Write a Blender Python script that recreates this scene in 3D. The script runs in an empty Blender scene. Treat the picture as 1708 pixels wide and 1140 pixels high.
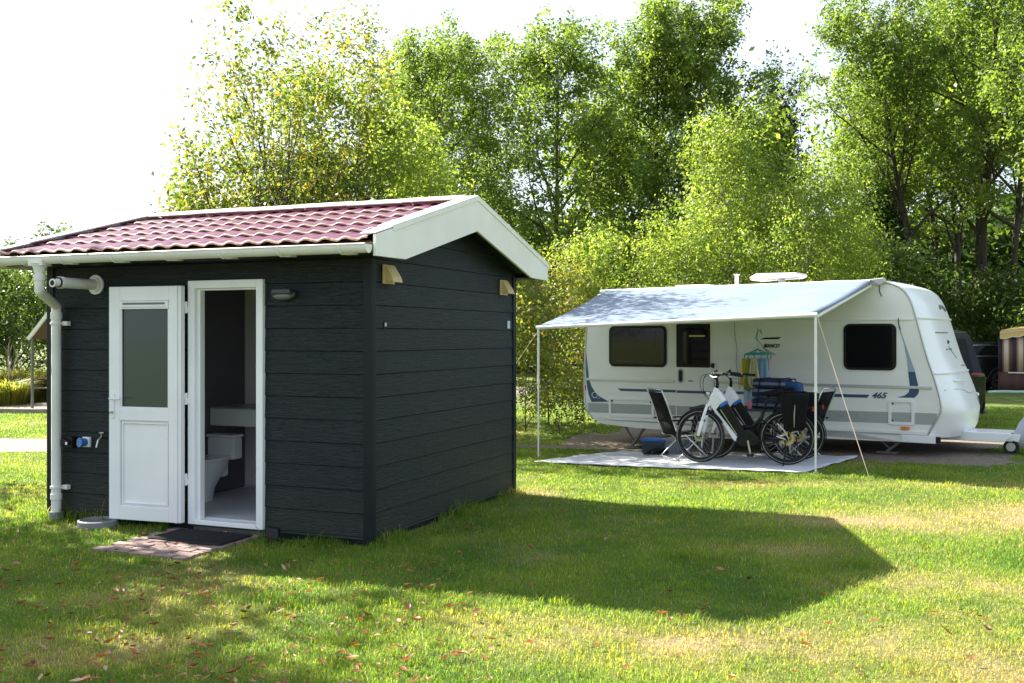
import bpy, bmesh, math, random
import numpy as np
from mathutils import Vector, Matrix
R = math.radians
scene = bpy.context.scene
col = scene.collection

# ------------------------------------------------------------------ camera, world, sun, exposure
F = 1720.0
cd = bpy.data.cameras.new("camera"); cam = bpy.data.objects.new("camera", cd); col.objects.link(cam)
cd.sensor_width = 36; cd.lens = F/1708*36; cd.shift_y = -8/1708; cd.clip_end = 2000
cam.location = (0, 0, 1.6); cam.rotation_euler = (R(90), 0, 0)
scene.camera = cam
SUN = Vector((-3.04, 2.13, 2.935)).normalized()
w = bpy.data.worlds.new("World"); scene.world = w; w.use_nodes = True
nt = w.node_tree; nt.nodes.clear()
out = nt.nodes.new('ShaderNodeOutputWorld'); bg = nt.nodes.new('ShaderNodeBackground')
sky = nt.nodes.new('ShaderNodeTexSky'); sky.sky_type = 'NISHITA'; sky.sun_disc = False
sky.sun_elevation = math.asin(SUN.z); sky.sun_rotation = math.atan2(SUN.x, SUN.y)
sky.air_density = 1.0; sky.dust_density = 3.0; sky.ozone_density = 1.0
bg.inputs[1].default_value = 0.07
tc = nt.nodes.new('ShaderNodeTexCoord'); mp = nt.nodes.new('ShaderNodeMapping'); mp.inputs['Scale'].default_value = (1, 1, 2.6)
nz = nt.nodes.new('ShaderNodeTexNoise'); nz.inputs['Scale'].default_value = 2.2; nz.inputs['Detail'].default_value = 7; nz.inputs['Roughness'].default_value = .55
cr = nt.nodes.new('ShaderNodeValToRGB'); cr.color_ramp.elements[0].position = .40; cr.color_ramp.elements[1].position = .62
cr.color_ramp.elements[0].color = (.35, .35, .35, 1); cr.color_ramp.elements[1].color = (1, 1, 1, 1)
mx = nt.nodes.new('ShaderNodeMixRGB'); mx.inputs[2].default_value = (4.0, 4.45, 5.1, 1)
L = nt.links.new
L(tc.outputs['Generated'], mp.inputs[0]); L(mp.outputs[0], nz.inputs['Vector']); L(nz.outputs['Fac'], cr.inputs[0])
L(cr.outputs[0], mx.inputs[0]); L(sky.outputs[0], mx.inputs[1]); L(mx.outputs[0], bg.inputs[0]); L(bg.outputs[0], out.inputs[0])
sd = bpy.data.lights.new("sun", 'SUN'); sd.energy = 5.0; sd.angle = R(.5); sd.color = (1, .93, .80)
so = bpy.data.objects.new("sun", sd); col.objects.link(so); so.location = (-20, 14, 20)
so.rotation_euler = (-SUN).to_track_quat('-Z', 'Y').to_euler()
scene.view_settings.view_transform = 'Standard'; scene.view_settings.look = 'None'
scene.view_settings.exposure = 2.05; scene.view_settings.gamma = 1
scene.cycles.max_bounces = 10; scene.cycles.diffuse_bounces = 8; scene.cycles.transparent_max_bounces = 8
scene.cycles.use_denoising = True

# ------------------------------------------------------------------ helpers
def ground_z(x, y):
    return -.06 - .19*np.exp(-(((x-1.4)/3.2)**2 + ((y-17.6)/3.1)**2)) + .012*np.sin(x*1.1+.5)*np.cos(y*.8)
def G(x, y): return float(ground_z(x, y))

def tag(o, label=None, cat=None, group=None, kind=None):
    if label: o['label'] = label
    if cat: o['category'] = cat
    if group: o['group'] = group
    if kind: o['kind'] = kind
    return o
def empty(name, loc, rz=0, label=None, cat=None, group=None):
    o = bpy.data.objects.new(name, None); col.objects.link(o); o.empty_display_size = .2
    o.location = loc; o.rotation_euler = (0, 0, rz)
    return tag(o, label, cat, group)
def copy_tree(o, parent=None):
    c = o.copy(); col.objects.link(c); c.parent = parent
    for ch in [k for k in bpy.data.objects if k.parent == o]: copy_tree(ch, c)
    return c

def mat(name, c, rough=.6, metal=0, noise=None, bump=None, spec=.5, coat=0, c2=None, nscale=6, stretch=(1, 1, 1), emis=None, trans=0):
    m = bpy.data.materials.new(name); m.use_nodes = True; n = m.node_tree; b = n.nodes['Principled BSDF']
    b.inputs['Base Color'].default_value = (*c, 1); b.inputs['Roughness'].default_value = rough
    b.inputs['Metallic'].default_value = metal; b.inputs['Specular IOR Level'].default_value = spec
    b.inputs['Coat Weight'].default_value = coat; b.inputs['Transmission Weight'].default_value = trans
    if c2 or bump:
        t = n.nodes.new('ShaderNodeTexCoord'); mp = n.nodes.new('ShaderNodeMapping'); mp.inputs['Scale'].default_value = stretch
        z = n.nodes.new('ShaderNodeTexNoise'); z.inputs['Scale'].default_value = nscale; z.inputs['Detail'].default_value = 6
        n.links.new(t.outputs['Object'], mp.inputs[0]); n.links.new(mp.outputs[0], z.inputs['Vector'])
        if c2:
            r = n.nodes.new('ShaderNodeValToRGB'); r.color_ramp.elements[0].position = .35; r.color_ramp.elements[1].position = .65
            r.color_ramp.elements[0].color = (*c, 1); r.color_ramp.elements[1].color = (*c2, 1)
            n.links.new(z.outputs['Fac'], r.inputs[0]); n.links.new(r.outputs[0], b.inputs['Base Color'])
        if bump:
            bp = n.nodes.new('ShaderNodeBump'); bp.inputs['Strength'].default_value = bump; bp.inputs['Distance'].default_value = .01
            n.links.new(z.outputs['Fac'], bp.inputs['Height']); n.links.new(bp.outputs[0], b.inputs['Normal'])
    return m

class MB:
    def __init__(s): s.v = []; s.f = []
    def add(s, v, f):
        k = len(s.v); s.v += [tuple(p) for p in v]; s.f += [tuple(i+k for i in q) for q in f]; return s
    def box(s, x0, x1, y0, y1, z0, z1, M=None):
        v = [Vector((x, y, z)) for x in (x0, x1) for y in (y0, y1) for z in (z0, z1)]
        if M is not None: v = [M @ p for p in v]
        return s.add(v, [(0,1,3,2),(4,6,7,5),(0,4,5,1),(2,3,7,6),(0,2,6,4),(1,5,7,3)])
    def bar(s, a, b, w, h, up=(0, 0, 1)):
        a, b = Vector(a), Vector(b); d = (b-a).normalized(); u = Vector(up)
        if abs(d.dot(u)) > .98: u = Vector((1, 0, 0))
        sx = d.cross(u).normalized(); sz = sx.cross(d)
        v = [p + sx*i*w/2 + sz*j*h/2 for p in (a, b) for i in (-1, 1) for j in (-1, 1)]
        return s.add(v, [(0,1,3,2),(4,6,7,5),(0,4,5,1),(2,3,7,6),(0,2,6,4),(1,5,7,3)])
    def tube(s, pts, r, n=8, closed=False, cap=True):
        P = [Vector(p) for p in pts]; m = len(P); rs = r if hasattr(r, '__len__') else [r]*m
        v = []; nx = None
        for i, p in enumerate(P):
            if closed: d = P[(i+1) % m] - P[i-1]
            else: d = P[min(i+1, m-1)] - P[max(i-1, 0)]
            d.normalize()
            if nx is None: nx = d.orthogonal().normalized()
            else:
                nx = nx - d*nx.dot(d); nx.normalize()
            ny = d.cross(nx)
            v += [p + (nx*math.cos(2*math.pi*k/n) + ny*math.sin(2*math.pi*k/n))*rs[i] for k in range(n)]
        f = []
        for i in range(m if closed else m-1):
            j = (i+1) % m
            f += [(i*n+k, i*n+(k+1) % n, j*n+(k+1) % n, j*n+k) for k in range(n)]
        if cap and not closed: f += [tuple(range(n-1, -1, -1)), tuple((m-1)*n+k for k in range(n))]
        return s.add(v, f)
    def prism(s, pts, o, ux, uy, d):        # polygon pts (2D) in plane o+x*ux+y*uy, extruded by vector d
        o, ux, uy, d = Vector(o), Vector(ux), Vector(uy), Vector(d); n = len(pts)
        a = [o + ux*p[0] + uy*p[1] for p in pts]; v = a + [p+d for p in a]
        return s.add(v, [tuple(range(n))[::-1], tuple(range(n, 2*n))] + [(i, (i+1) % n, n+(i+1) % n, n+i) for i in range(n)])
    def lathe(s, prof, c, axis=(0, 0, 1), n=24, cap=True):
        c = Vector(c); ax = Vector(axis).normalized(); a = ax.orthogonal().normalized(); b = ax.cross(a); v = []
        for r, h in prof: v += [c + ax*h + (a*math.cos(2*math.pi*k/n)+b*math.sin(2*math.pi*k/n))*r for k in range(n)]
        f = [(i*n+k, i*n+(k+1) % n, (i+1)*n+(k+1) % n, (i+1)*n+k) for i in range(len(prof)-1) for k in range(n)]
        if cap: f += [tuple(range(n-1, -1, -1)), tuple((len(prof)-1)*n+k for k in range(n))]
        return s.add(v, f)
    def grid(s, rows):                      # rows of points -> quads
        m = len(rows[0]); v = [p for r in rows for p in r]
        return s.add(v, [(i*m+j, i*m+j+1, (i+1)*m+j+1, (i+1)*m+j) for i in range(len(rows)-1) for j in range(m-1)])
    def build(s, name, m, parent=None, smooth=False, bevel=0, solid=0, loc=None, label=None, seg=2, fix=True):
        me = bpy.data.meshes.new(name); me.from_pydata([tuple(p) for p in s.v], [], s.f)
        if fix:
            bm = bmesh.new(); bm.from_mesh(me); bmesh.ops.recalc_face_normals(bm, faces=bm.faces); bm.to_mesh(me); bm.free()
        me.materials.append(m)
        o = bpy.data.objects.new(name, me); col.objects.link(o)
        if parent: o.parent = parent
        if loc: o.location = loc
        if label: o['label'] = label
        if smooth:
            me.polygons.foreach_set('use_smooth', [True]*len(me.polygons))
            if smooth != 'all':
                try: me.set_sharp_from_angle(angle=R(35))
                except Exception: pass
        if solid:
            md = o.modifiers.new('solid', 'SOLIDIFY'); md.thickness = solid; md.offset = 0
        if bevel:
            md = o.modifiers.new('bevel', 'BEVEL'); md.width = bevel; md.segments = seg; md.limit_method = 'ANGLE'; md.angle_limit = R(40)
        return o
def rrect(x0, z0, x1, z1, r, n=5):
    out = []
    for cx, cz, a in ((x1-r, z1-r, 0), (x0+r, z1-r, 90), (x0+r, z0+r, 180), (x1-r, z0+r, 270)):
        out += [(cx+r*math.cos(R(a+90*k/n)), cz+r*math.sin(R(a+90*k/n))) for k in range(n+1)]
    return out
def circ(c, r, axis, n=24, ph=0):
    c = Vector(c); ax = Vector(axis).normalized(); a = ax.orthogonal().normalized(); b = ax.cross(a)
    return [c + (a*math.cos(2*math.pi*k/n+ph)+b*math.sin(2*math.pi*k/n+ph))*r for k in range(n)]
def smooth_curve(P, k=4, closed=False):
    P = [Vector(p) for p in P]; n = len(P); o = []
    for i in range(n if closed else n-1):
        p0 = P[(i-1) % n] if closed or i > 0 else P[0]; p1 = P[i]; p2 = P[(i+1) % n]
        p3 = P[(i+2) % n] if closed or i < n-2 else P[-1]
        for j in range(k):
            t = j/k; o.append(.5*((2*p1)+(p2-p0)*t+(2*p0-5*p1+4*p2-p3)*t*t+(3*p1-p0-3*p2+p3)*t**3))
    if not closed: o.append(P[-1])
    return o
def text(name, body, size, m, parent, M, width=None, shear=0, off=0, ext=.0015):
    c = bpy.data.curves.new(name, 'FONT'); c.body = body; c.size = size; c.shear = shear; c.offset = off; c.extrude = ext
    c.align_x = 'CENTER'; c.align_y = 'CENTER'; c.resolution_u = 3
    t = bpy.data.objects.new(name, c); col.objects.link(t)
    dg = bpy.context.evaluated_depsgraph_get(); me = bpy.data.meshes.new_from_object(t.evaluated_get(dg))
    bpy.data.objects.remove(t); bpy.data.curves.remove(c)
    me.materials.clear(); me.materials.append(m)
    xs = [v.co.x for v in me.vertices]
    if width and xs:
        k = width/(max(xs)-min(xs)); me.transform(Matrix.Diagonal((k, 1, 1, 1)))
    o = bpy.data.objects.new(name, me); col.objects.link(o); me.transform(M); o.parent = parent
    return o

def big_mesh(name, V, Fc, m, parent=None, tint=None, k=4):
    """V (n,3) float, Fc (m,k) int"""
    me = bpy.data.meshes.new(name); nf = len(Fc)
    me.vertices.add(len(V)); me.vertices.foreach_set('co', np.asarray(V, dtype=np.float32).ravel())
    me.loops.add(nf*k); me.loops.foreach_set('vertex_index', np.asarray(Fc, dtype=np.int32).ravel())
    me.polygons.add(nf); me.polygons.foreach_set('loop_start', np.arange(0, nf*k, k, dtype=np.int32))
    me.polygons.foreach_set('loop_total', np.full(nf, k, dtype=np.int32))
    me.update(calc_edges=True)
    if tint is not None:
        a = me.attributes.new('tint', 'FLOAT', 'POINT'); a.data.foreach_set('value', np.asarray(tint, dtype=np.float32))
    me.materials.append(m)
    o = bpy.data.objects.new(name, me); col.objects.link(o)
    if parent: o.parent = parent
    return o

# ------------------------------------------------------------------ materials
def foliage(name, stops, trans=.5, rough=.45, tcol=1.5, spec=.35):
    m = bpy.data.materials.new(name); m.use_nodes = True; n = m.node_tree; n.nodes.clear()
    o = n.nodes.new('ShaderNodeOutputMaterial'); at = n.nodes.new('ShaderNodeAttribute'); at.attribute_name = 'tint'
    r = n.nodes.new('ShaderNodeValToRGB'); els = r.color_ramp.elements
    while len(els) < len(stops): els.new(.5)
    for e, (p, c) in zip(els, stops): e.position = p; e.color = (*c, 1)
    p = n.nodes.new('ShaderNodeBsdfPrincipled'); p.inputs['Roughness'].default_value = rough; p.inputs['Specular IOR Level'].default_value = spec
    t = n.nodes.new('ShaderNodeBsdfTranslucent'); hs = n.nodes.new('ShaderNodeMixRGB'); hs.blend_type = 'MULTIPLY'; hs.inputs[0].default_value = 1
    hs.inputs[2].default_value = (tcol*1.02, tcol*1.0, tcol*.5, 1)
    mxx = n.nodes.new('ShaderNodeMixShader'); mxx.inputs[0].default_value = trans
    n.links.new(at.outputs['Fac'], r.inputs[0]); n.links.new(r.outputs[0], p.inputs['Base Color']); n.links.new(r.outputs[0], hs.inputs[1])
    n.links.new(hs.outputs[0], t.inputs[0]); n.links.new(p.outputs[0], mxx.inputs[1]); n.links.new(t.outputs[0], mxx.inputs[2]); n.links.new(mxx.outputs[0], o.inputs[0])
    return m
OAK = foliage('oak_leaves', [(0, (.05, .088, .020)), (.5, (.105, .16, .032)), (1, (.18, .225, .05))], tcol=2.6, spec=.4, rough=.45)
BIRCH = foliage('birch_leaves', [(0, (.07, .115, .024)), (.55, (.15, .205, .042)), (1, (.25, .28, .07))], tcol=2.5, spec=.4, rough=.45)
YEL = foliage('yellowing_leaves', [(0, (.06, .10, .02)), (.55, (.15, .18, .036)), (.88, (.25, .205, .048)), (1, (.27, .12, .04))], tcol=2.1, spec=.4, rough=.45)
RED = foliage('turning_leaves', [(0, (.08, .12, .03)), (.6, (.18, .20, .045)), (.85, (.27, .17, .06)), (1, (.27, .10, .06))], tcol=1.8)
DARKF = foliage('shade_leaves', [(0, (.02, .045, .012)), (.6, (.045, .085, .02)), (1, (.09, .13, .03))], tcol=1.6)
MIDF = foliage('mid_leaves', [(0, (.03, .06, .015)), (.6, (.07, .115, .026)), (1, (.13, .17, .04))], tcol=1.9)
REED = foliage('reed_leaves', [(0, (.13, .17, .03)), (.6, (.27, .29, .06)), (1, (.42, .36, .14))], tcol=1.5)
bark = mat('bark', (.028, .021, .016), .9, c2=(.065, .050, .038), bump=.6, nscale=9, stretch=(1, 1, .25))
birchbark = mat('pale_bark', (.32, .29, .25), .8, c2=(.10, .085, .07), nscale=7, stretch=(.5, .5, 3))

def lawn_mat(name, blades=False):
    m = bpy.data.materials.new(name); m.use_nodes = True; n = m.node_tree; b = n.nodes['Principled BSDF']
    g = n.nodes.new('ShaderNodeNewGeometry')
    def noise(sc, det=4, rough=.5, off=0):
        mp = n.nodes.new('ShaderNodeMapping'); mp.inputs['Location'].default_value = (off, off*.7, 0); mp.inputs['Scale'].default_value = (1, 1, .0)
        z = n.nodes.new('ShaderNodeTexNoise'); z.inputs['Scale'].default_value = sc; z.inputs['Detail'].default_value = det; z.inputs['Roughness'].default_value = rough
        n.links.new(g.outputs['Position'], mp.inputs[0]); n.links.new(mp.outputs[0], z.inputs['Vector']); return z
    def ramp(src, a, ca, b_, cb):
        r = n.nodes.new('ShaderNodeValToRGB'); r.color_ramp.elements[0].position = a; r.color_ramp.elements[1].position = b_
        r.color_ramp.elements[0].color = (*ca, 1); r.color_ramp.elements[1].color = (*cb, 1); n.links.new(src, r.inputs[0]); return r
    def mix(f, a, b_, blend='MIX'):
        x = n.nodes.new('ShaderNodeMixRGB'); x.blend_type = blend
        if f is None: x.inputs[0].default_value = 1
        else: n.links.new(f, x.inputs[0])
        n.links.new(a, x.inputs[1])
        if isinstance(b_, tuple): x.inputs[2].default_value = (*b_, 1)
        else: n.links.new(b_, x.inputs[2])
        return x
    n1 = noise(1.1, 7, .65); n3 = noise(14, 4, .6, 2)
    ad = n.nodes.new('ShaderNodeAttribute'); ad.attribute_name = 'dry'
    if blades: base = ramp(n1.outputs['Fac'], .34, (.075, .175, .020), .66, (.185, .285, .038))
    else: base = ramp(n1.outputs['Fac'], .34, (.065, .115, .018), .66, (.14, .18, .032))
    if blades:
        dryc = mix(ad.outputs['Fac'], base.outputs[0], (.40, .335, .15))
        at = n.nodes.new('ShaderNodeAttribute'); at.attribute_name = 'tint'
        f = ramp(at.outputs['Fac'], .0, (.60, .66, .6), 1, (1.3, 1.2, 1.1)); c = mix(None, dryc.outputs[0], f.outputs[0], 'MULTIPLY')
        fs = ramp(at.outputs['Fac'], .96, (0, 0, 0), .975, (1, 1, 1)); c = mix(fs.outputs[0], c.outputs[0], (.42, .34, .17))
    else:
        f = ramp(n3.outputs['Fac'], .35, (.30, .22, .135), .65, (.22, .175, .085)); c = mix(ad.outputs['Fac'], base.outputs[0], f.outputs[0])
        n5 = noise(60, 5, .7, 3); f2 = ramp(n5.outputs['Fac'], .35, (.62, .62, .62), .65, (1.25, 1.25, 1.25)); c = mix(None, c.outputs[0], f2.outputs[0], 'MULTIPLY')
        bp = n.nodes.new('ShaderNodeBump'); bp.inputs['Strength'].default_value = .8; bp.inputs['Distance'].default_value = .03
        n4 = noise(45, 4, .7, 1); n.links.new(n4.outputs['Fac'], bp.inputs['Height']); n.links.new(bp.outputs[0], b.inputs['Normal'])
    n.links.new(c.outputs[0], b.inputs['Base Color']); b.inputs['Roughness'].default_value = .6 if blades else .9
    b.inputs['Specular IOR Level'].default_value = .3
    if blades:
        t = n.nodes.new('ShaderNodeBsdfTranslucent'); h = mix(None, c.outputs[0], (2.4, 2.1, 1.1), 'MULTIPLY'); n.links.new(h.outputs[0], t.inputs[0])
        ms = n.nodes.new('ShaderNodeMixShader'); ms.inputs[0].default_value = .5; n.links.new(b.outputs[0], ms.inputs[1]); n.links.new(t.outputs[0], ms.inputs[2])
        n.links.new(ms.outputs[0], n.nodes['Material Output'].inputs[0])
    return m
LAWN = lawn_mat('lawn'); BLADE = lawn_mat('grass_blades', True)

def clad_mat(name, c, c2, algae=None):
    m = mat(name, c, .5, c2=c2, nscale=5, stretch=(.6, .6, 9), spec=.36); n = m.node_tree; b = n.nodes['Principled BSDF']
    t = n.nodes.new('ShaderNodeTexCoord'); mp = n.nodes.new('ShaderNodeMapping'); mp.inputs['Scale'].default_value = (2.2, 2.2, 22)
    z = n.nodes.new('ShaderNodeTexNoise'); z.inputs['Scale'].default_value = 3.5; z.inputs['Detail'].default_value = 8; z.inputs['Roughness'].default_value = .62; z.inputs['Distortion'].default_value = 1.2
    bp = n.nodes.new('ShaderNodeBump'); bp.inputs['Strength'].default_value = .95; bp.inputs['Distance'].default_value = .012
    n.links.new(t.outputs['Object'], mp.inputs[0]); n.links.new(mp.outputs[0], z.inputs['Vector']); n.links.new(z.outputs['Fac'], bp.inputs['Height']); n.links.new(bp.outputs[0], b.inputs['Normal'])
    r = n.nodes.new('ShaderNodeMapRange'); r.inputs[3].default_value = .36; r.inputs[4].default_value = .62
    n.links.new(z.outputs['Fac'], r.inputs[0]); n.links.new(r.outputs[0], b.inputs['Roughness'])
    # mud splash and algae at the foot of the boards, scuffs higher up
    sp = n.nodes.new('ShaderNodeSeparateXYZ'); n.links.new(t.outputs['Object'], sp.inputs[0])
    mr = n.nodes.new('ShaderNodeMapRange'); mr.inputs[1].default_value = .45; mr.inputs[2].default_value = -.02; n.links.new(sp.outputs[2], mr.inputs[0])
    z2 = n.nodes.new('ShaderNodeTexNoise'); z2.inputs['Scale'].default_value = 3.2; z2.inputs['Detail'].default_value = 9; z2.inputs['Roughness'].default_value = .7; n.links.new(t.outputs['Object'], z2.inputs['Vector'])
    ml = n.nodes.new('ShaderNodeMath'); ml.operation = 'MULTIPLY'; n.links.new(mr.outputs[0], ml.inputs[0]); n.links.new(z2.outputs['Fac'], ml.inputs[1])
    z3 = n.nodes.new('ShaderNodeMapRange'); z3.inputs[1].default_value = .60; z3.inputs[2].default_value = .78; z3.inputs[4].default_value = .35; n.links.new(z2.outputs['Fac'], z3.inputs[0])
    ad = n.nodes.new('ShaderNodeMath'); ad.operation = 'ADD'; ad.use_clamp = True; n.links.new(ml.outputs[0], ad.inputs[0]); n.links.new(z3.outputs[0], ad.inputs[1])
    mm = n.nodes.new('ShaderNodeMixRGB'); mm.inputs[2].default_value = (.030, .034, .022, 1); src = b.inputs['Base Color'].links[0].from_socket
    n.links.new(ad.outputs[0], mm.inputs[0]); n.links.new(src, mm.inputs[1]); n.links.new(mm.outputs[0], b.inputs['Base Color'])
    return m
CLAD = clad_mat('painted_board', (.0045, .0100, .0130), (.0085, .0165, .0205))
CLADTRIM = mat('dark_trim', (.0058, .0105, .0130), .5, spec=.25, bump=.15, nscale=30)
WHITE = mat('white_upvc', (.87, .88, .89), .30, c2=(.81, .82, .83), nscale=2.5)
BARGE = mat('white_barge', (.86, .85, .82), .4, c2=(.80, .79, .75), nscale=3, stretch=(1, 1, 1))
TILE = mat('maroon_tile', (.135, .018, .064), .38, c2=(.105, .014, .046), nscale=3.5, spec=.45, coat=.08, bump=.08)
TILEEDGE = mat('tile_edge', (.40, .27, .22), .7, c2=(.20, .11, .09), nscale=30)
GUTTER = mat('gutter_plastic', (.80, .79, .76), .35, c2=(.72, .71, .67), nscale=4)
WOODB = mat('brown_batten', (.16, .09, .06), .8, c2=(.09, .055, .04), nscale=12)
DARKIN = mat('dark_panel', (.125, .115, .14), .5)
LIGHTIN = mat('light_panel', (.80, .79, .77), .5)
INFLOOR = mat('grey_floor', (.55, .56, .60), .4)
CERAM = mat('ceramic', (.88, .89, .89), .15)
IVORY = mat('ivory_plastic', (.62, .48, .24), .5)
BLACKP = mat('black_plastic', (.010, .0105, .012), .45, spec=.25)
BLACKR = mat('black_rubber', (.012, .012, .013), .75, bump=.3, nscale=60)
STEEL = mat('steel', (.55, .56, .58), .3, metal=1)
ALU = mat('aluminium', (.66, .67, .69), .38, metal=.9)
GLASSD = mat('dark_glass', (.012, .018, .02), .06, spec=.6)
DOORGL = mat('frosted_dark_glass', (.035, .055, .06), .12, spec=.6)
CONC = mat('concrete', (.14, .14, .13), .9, c2=(.09, .095, .09), bump=.4, nscale=20)
GREYP = mat('grey_plastic', (.16, .17, .18), .6)
CARAV = mat('caravan_panel', (.83, .83, .80), .33, c2=(.79, .785, .75), nscale=1.4, stretch=(1, 1, 3))
CARAVF = mat('caravan_nose', (.82, .83, .84), .25)
NAVY = mat('navy_decal', (.035, .075, .15), .4)
GREYD = mat('grey_decal', (.36, .38, .37), .4)
FADED = mat('blue_grey_decal', (.30, .38, .48), .4)
SILV = mat('silver_trim', (.55, .56, .56), .35, metal=.6)
WINBLK = mat('window_acrylic', (.004, .004, .005), .05, spec=.35)
AWNF = mat('awning_fabric', (.135, .18, .25), .7, c2=(.165, .21, .28), nscale=1.6, stretch=(.25, 5, 1), spec=.25)
WHITEM = mat('white_metal', (.75, .75, .74), .35)
MATF = mat('ground_sheet_weave', (.52, .54, .58), .9, c2=(.44, .46, .51), nscale=3.5, stretch=(1, 1, 1), bump=.3)
BLUEP = mat('blue_plastic', (.01, .10, .42), .4)
FABB = mat('black_fabric', (.006, .0065, .008), .9, bump=.4, nscale=30, spec=.2)

# ------------------------------------------------------------------ ground, path, gravel
def grid_sheet(name, x0, x1, nx, y0, y1, ny, zfun, m, mask=None):
    xs = np.linspace(x0, x1, nx); ys = np.linspace(y0, y1, ny); X, Y = np.meshgrid(xs, ys)
    V = np.stack([X, Y, zfun(X, Y)], -1).reshape(-1, 3); i = np.arange((ny-1)*nx).reshape(ny-1, nx)[:, :-1].ravel()
    Fc = np.stack([i, i+1, i+nx+1, i+nx], -1)
    if mask is not None:
        c = V[Fc].mean(1); Fc = Fc[mask(c[:, 0], c[:, 1])]
    return big_mesh(name, V, Fc, m)
def vnoise(x, y, s=1.0, seed=0):
    r = np.random.RandomState(seed).rand(64, 64); x = np.asarray(x)*s; y = np.asarray(y)*s
    xi = np.floor(x).astype(int); yi = np.floor(y).astype(int); fx = x-xi; fy = y-yi; fx = fx*fx*(3-2*fx); fy = fy*fy*(3-2*fy)
    g = lambda a, b: r[a % 64, b % 64]
    return (g(xi, yi)*(1-fx)+g(xi+1, yi)*fx)*(1-fy)+(g(xi, yi+1)*(1-fx)+g(xi+1, yi+1)*fx)*fy

DRYP = [(.62, 5.6, .75, .35, .75), (1.5, 5.5, .5, .3, .5), (-.1, 6.0, .5, .25, .4), (4.0, 9.2, 1.3, .5, .75), (4.9, 9.9, 1.0, .5, .6), (3.1, 9.4, .7, .35, .5), (2.85, 6.9, .5, .3, .7), (3.6, 6.6, .5, .35, .5), (2.2, 8.0, .7, .3, .5),
        (-2.1, 5.4, .5, .3, .35), (.2, 11.0, .35, .4, .7), (2.6, 11.6, 1.2, .25, .5), (5.4, 11.4, 1.2, .4, .5), (3.0, 5.1, .7, .25, .55), (-5.8, 11.0, 1.0, .4, .4)]
def dryness(x, y):
    d = .36*np.clip((vnoise(x, y, .9, 21)*.5+vnoise(x, y, 2.6, 22)*.3+vnoise(x, y, 7, 23)*.2-.50)*4, 0, 1)
    for cx, cy, rx, ry, k in DRYP: d = d + k*np.exp(-((x-cx)/rx)**2-((y-cy)/ry)**2)
    return np.clip(.85*d*(.35+1.0*vnoise(x, y, 5, 24)+.5*(vnoise(x, y, 17, 25)-.3)), 0, 1)
# fine ground near, coarse to the horizon, one mesh
def ground():
    xs = np.concatenate([[-900, -400, -150, -70, -40], np.arange(-24, -5, .25), np.arange(-5, 7, .08), np.arange(7, 30, .25), [40, 70, 150, 400, 900]])
    ys = np.concatenate([[-300, -60, -15], np.arange(-2, 4, .25), np.arange(4, 14, .08), np.arange(14, 42, .25), [50, 70, 150, 400, 1200]])
    X, Y = np.meshgrid(xs, ys); nx = len(xs); ny = len(ys)
    V = np.stack([X, Y, ground_z(X, Y)], -1).reshape(-1, 3); i = np.arange((ny-1)*nx).reshape(ny-1, nx)[:, :-1].ravel()
    Fc = np.stack([i, i+1, i+nx+1, i+nx], -1)
    o = big_mesh('ground', V, Fc, LAWN); tag(o, kind='structure'); at_ = o.data.attributes.new('dry', 'FLOAT', 'POINT'); at_.data.foreach_set('value', dryness(V[:, 0], V[:, 1]).astype(np.float32))
ground()
CO = Vector((1.26, 17.15, 0)); CA = R(-33); ca, sa = math.cos(CA), math.sin(CA)
def c2w(s, w_, z=0): return Vector((CO.x + s*ca - w_*sa, CO.y + s*sa + w_*ca, z))
def w2c(x, y): return (x-CO.x)*ca + (y-CO.y)*sa, -(x-CO.x)*sa + (y-CO.y)*ca
SO = Vector((-1.124, 8.19, 0)); SA = math.atan2(-.378, .926); cs_, ss_ = math.cos(SA), math.sin(SA)
def w2s(x, y): return (x-SO.x)*cs_ + (y-SO.y)*ss_, -(x-SO.x)*ss_ + (y-SO.y)*cs_
def s2w(x, y, z=0): return Vector((SO.x + x*cs_ - y*ss_, SO.y + x*ss_ + y*cs_, z))

def pitch_mask(x, y):
    s, w_ = w2c(x, y); n = (vnoise(x, y, 1.6, 3)-.5)*.9 + (vnoise(x, y, 6, 4)-.5)*.35
    return (s > -.9+n) & (s < 6.2+n) & (w_ > -.75+n*.6 - .5*np.clip(s-3.5, 0, 3)*0) & (w_ < 3.1+n)
DIRT = mat('bare_soil', (.105, .08, .058), .95, c2=(.19, .155, .12), bump=.8, nscale=24)
tag(grid_sheet('bare_soil', -1, 10, 300, 11, 21, 260, lambda X, Y: ground_z(X, Y)+.005, DIRT, pitch_mask), kind='structure')
GRAV = mat('pale_gravel', (.14, .125, .118), .95, c2=(.20, .18, .165), bump=.8, nscale=40)
def path_y(x): return 16.1 + .02*(x+7) + .25*np.sin(x*.25) + np.clip(x+6, 0, 20)**1.55*.9
tag(grid_sheet('gravel_path', -40, 3, 520, 13, 40, 300, lambda X, Y: ground_z(X, Y)+.006, GRAV,
    lambda x, y: (np.abs(y-path_y(x)) < 1.0+(vnoise(x, y, 2, 9)-.5)*.3 + .9*np.clip(x+6, 0, 1.5))), kind='structure')
tag(grid_sheet('gravel_drive', -8, -1, 200, 2, 6, 120, lambda X, Y: ground_z(X, Y)+.006, GRAV,
    lambda x, y: (y < 4.95-(x+2.4)*.55+(vnoise(x, y, 5, 2)-.5)*.25)), kind='structure')

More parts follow.
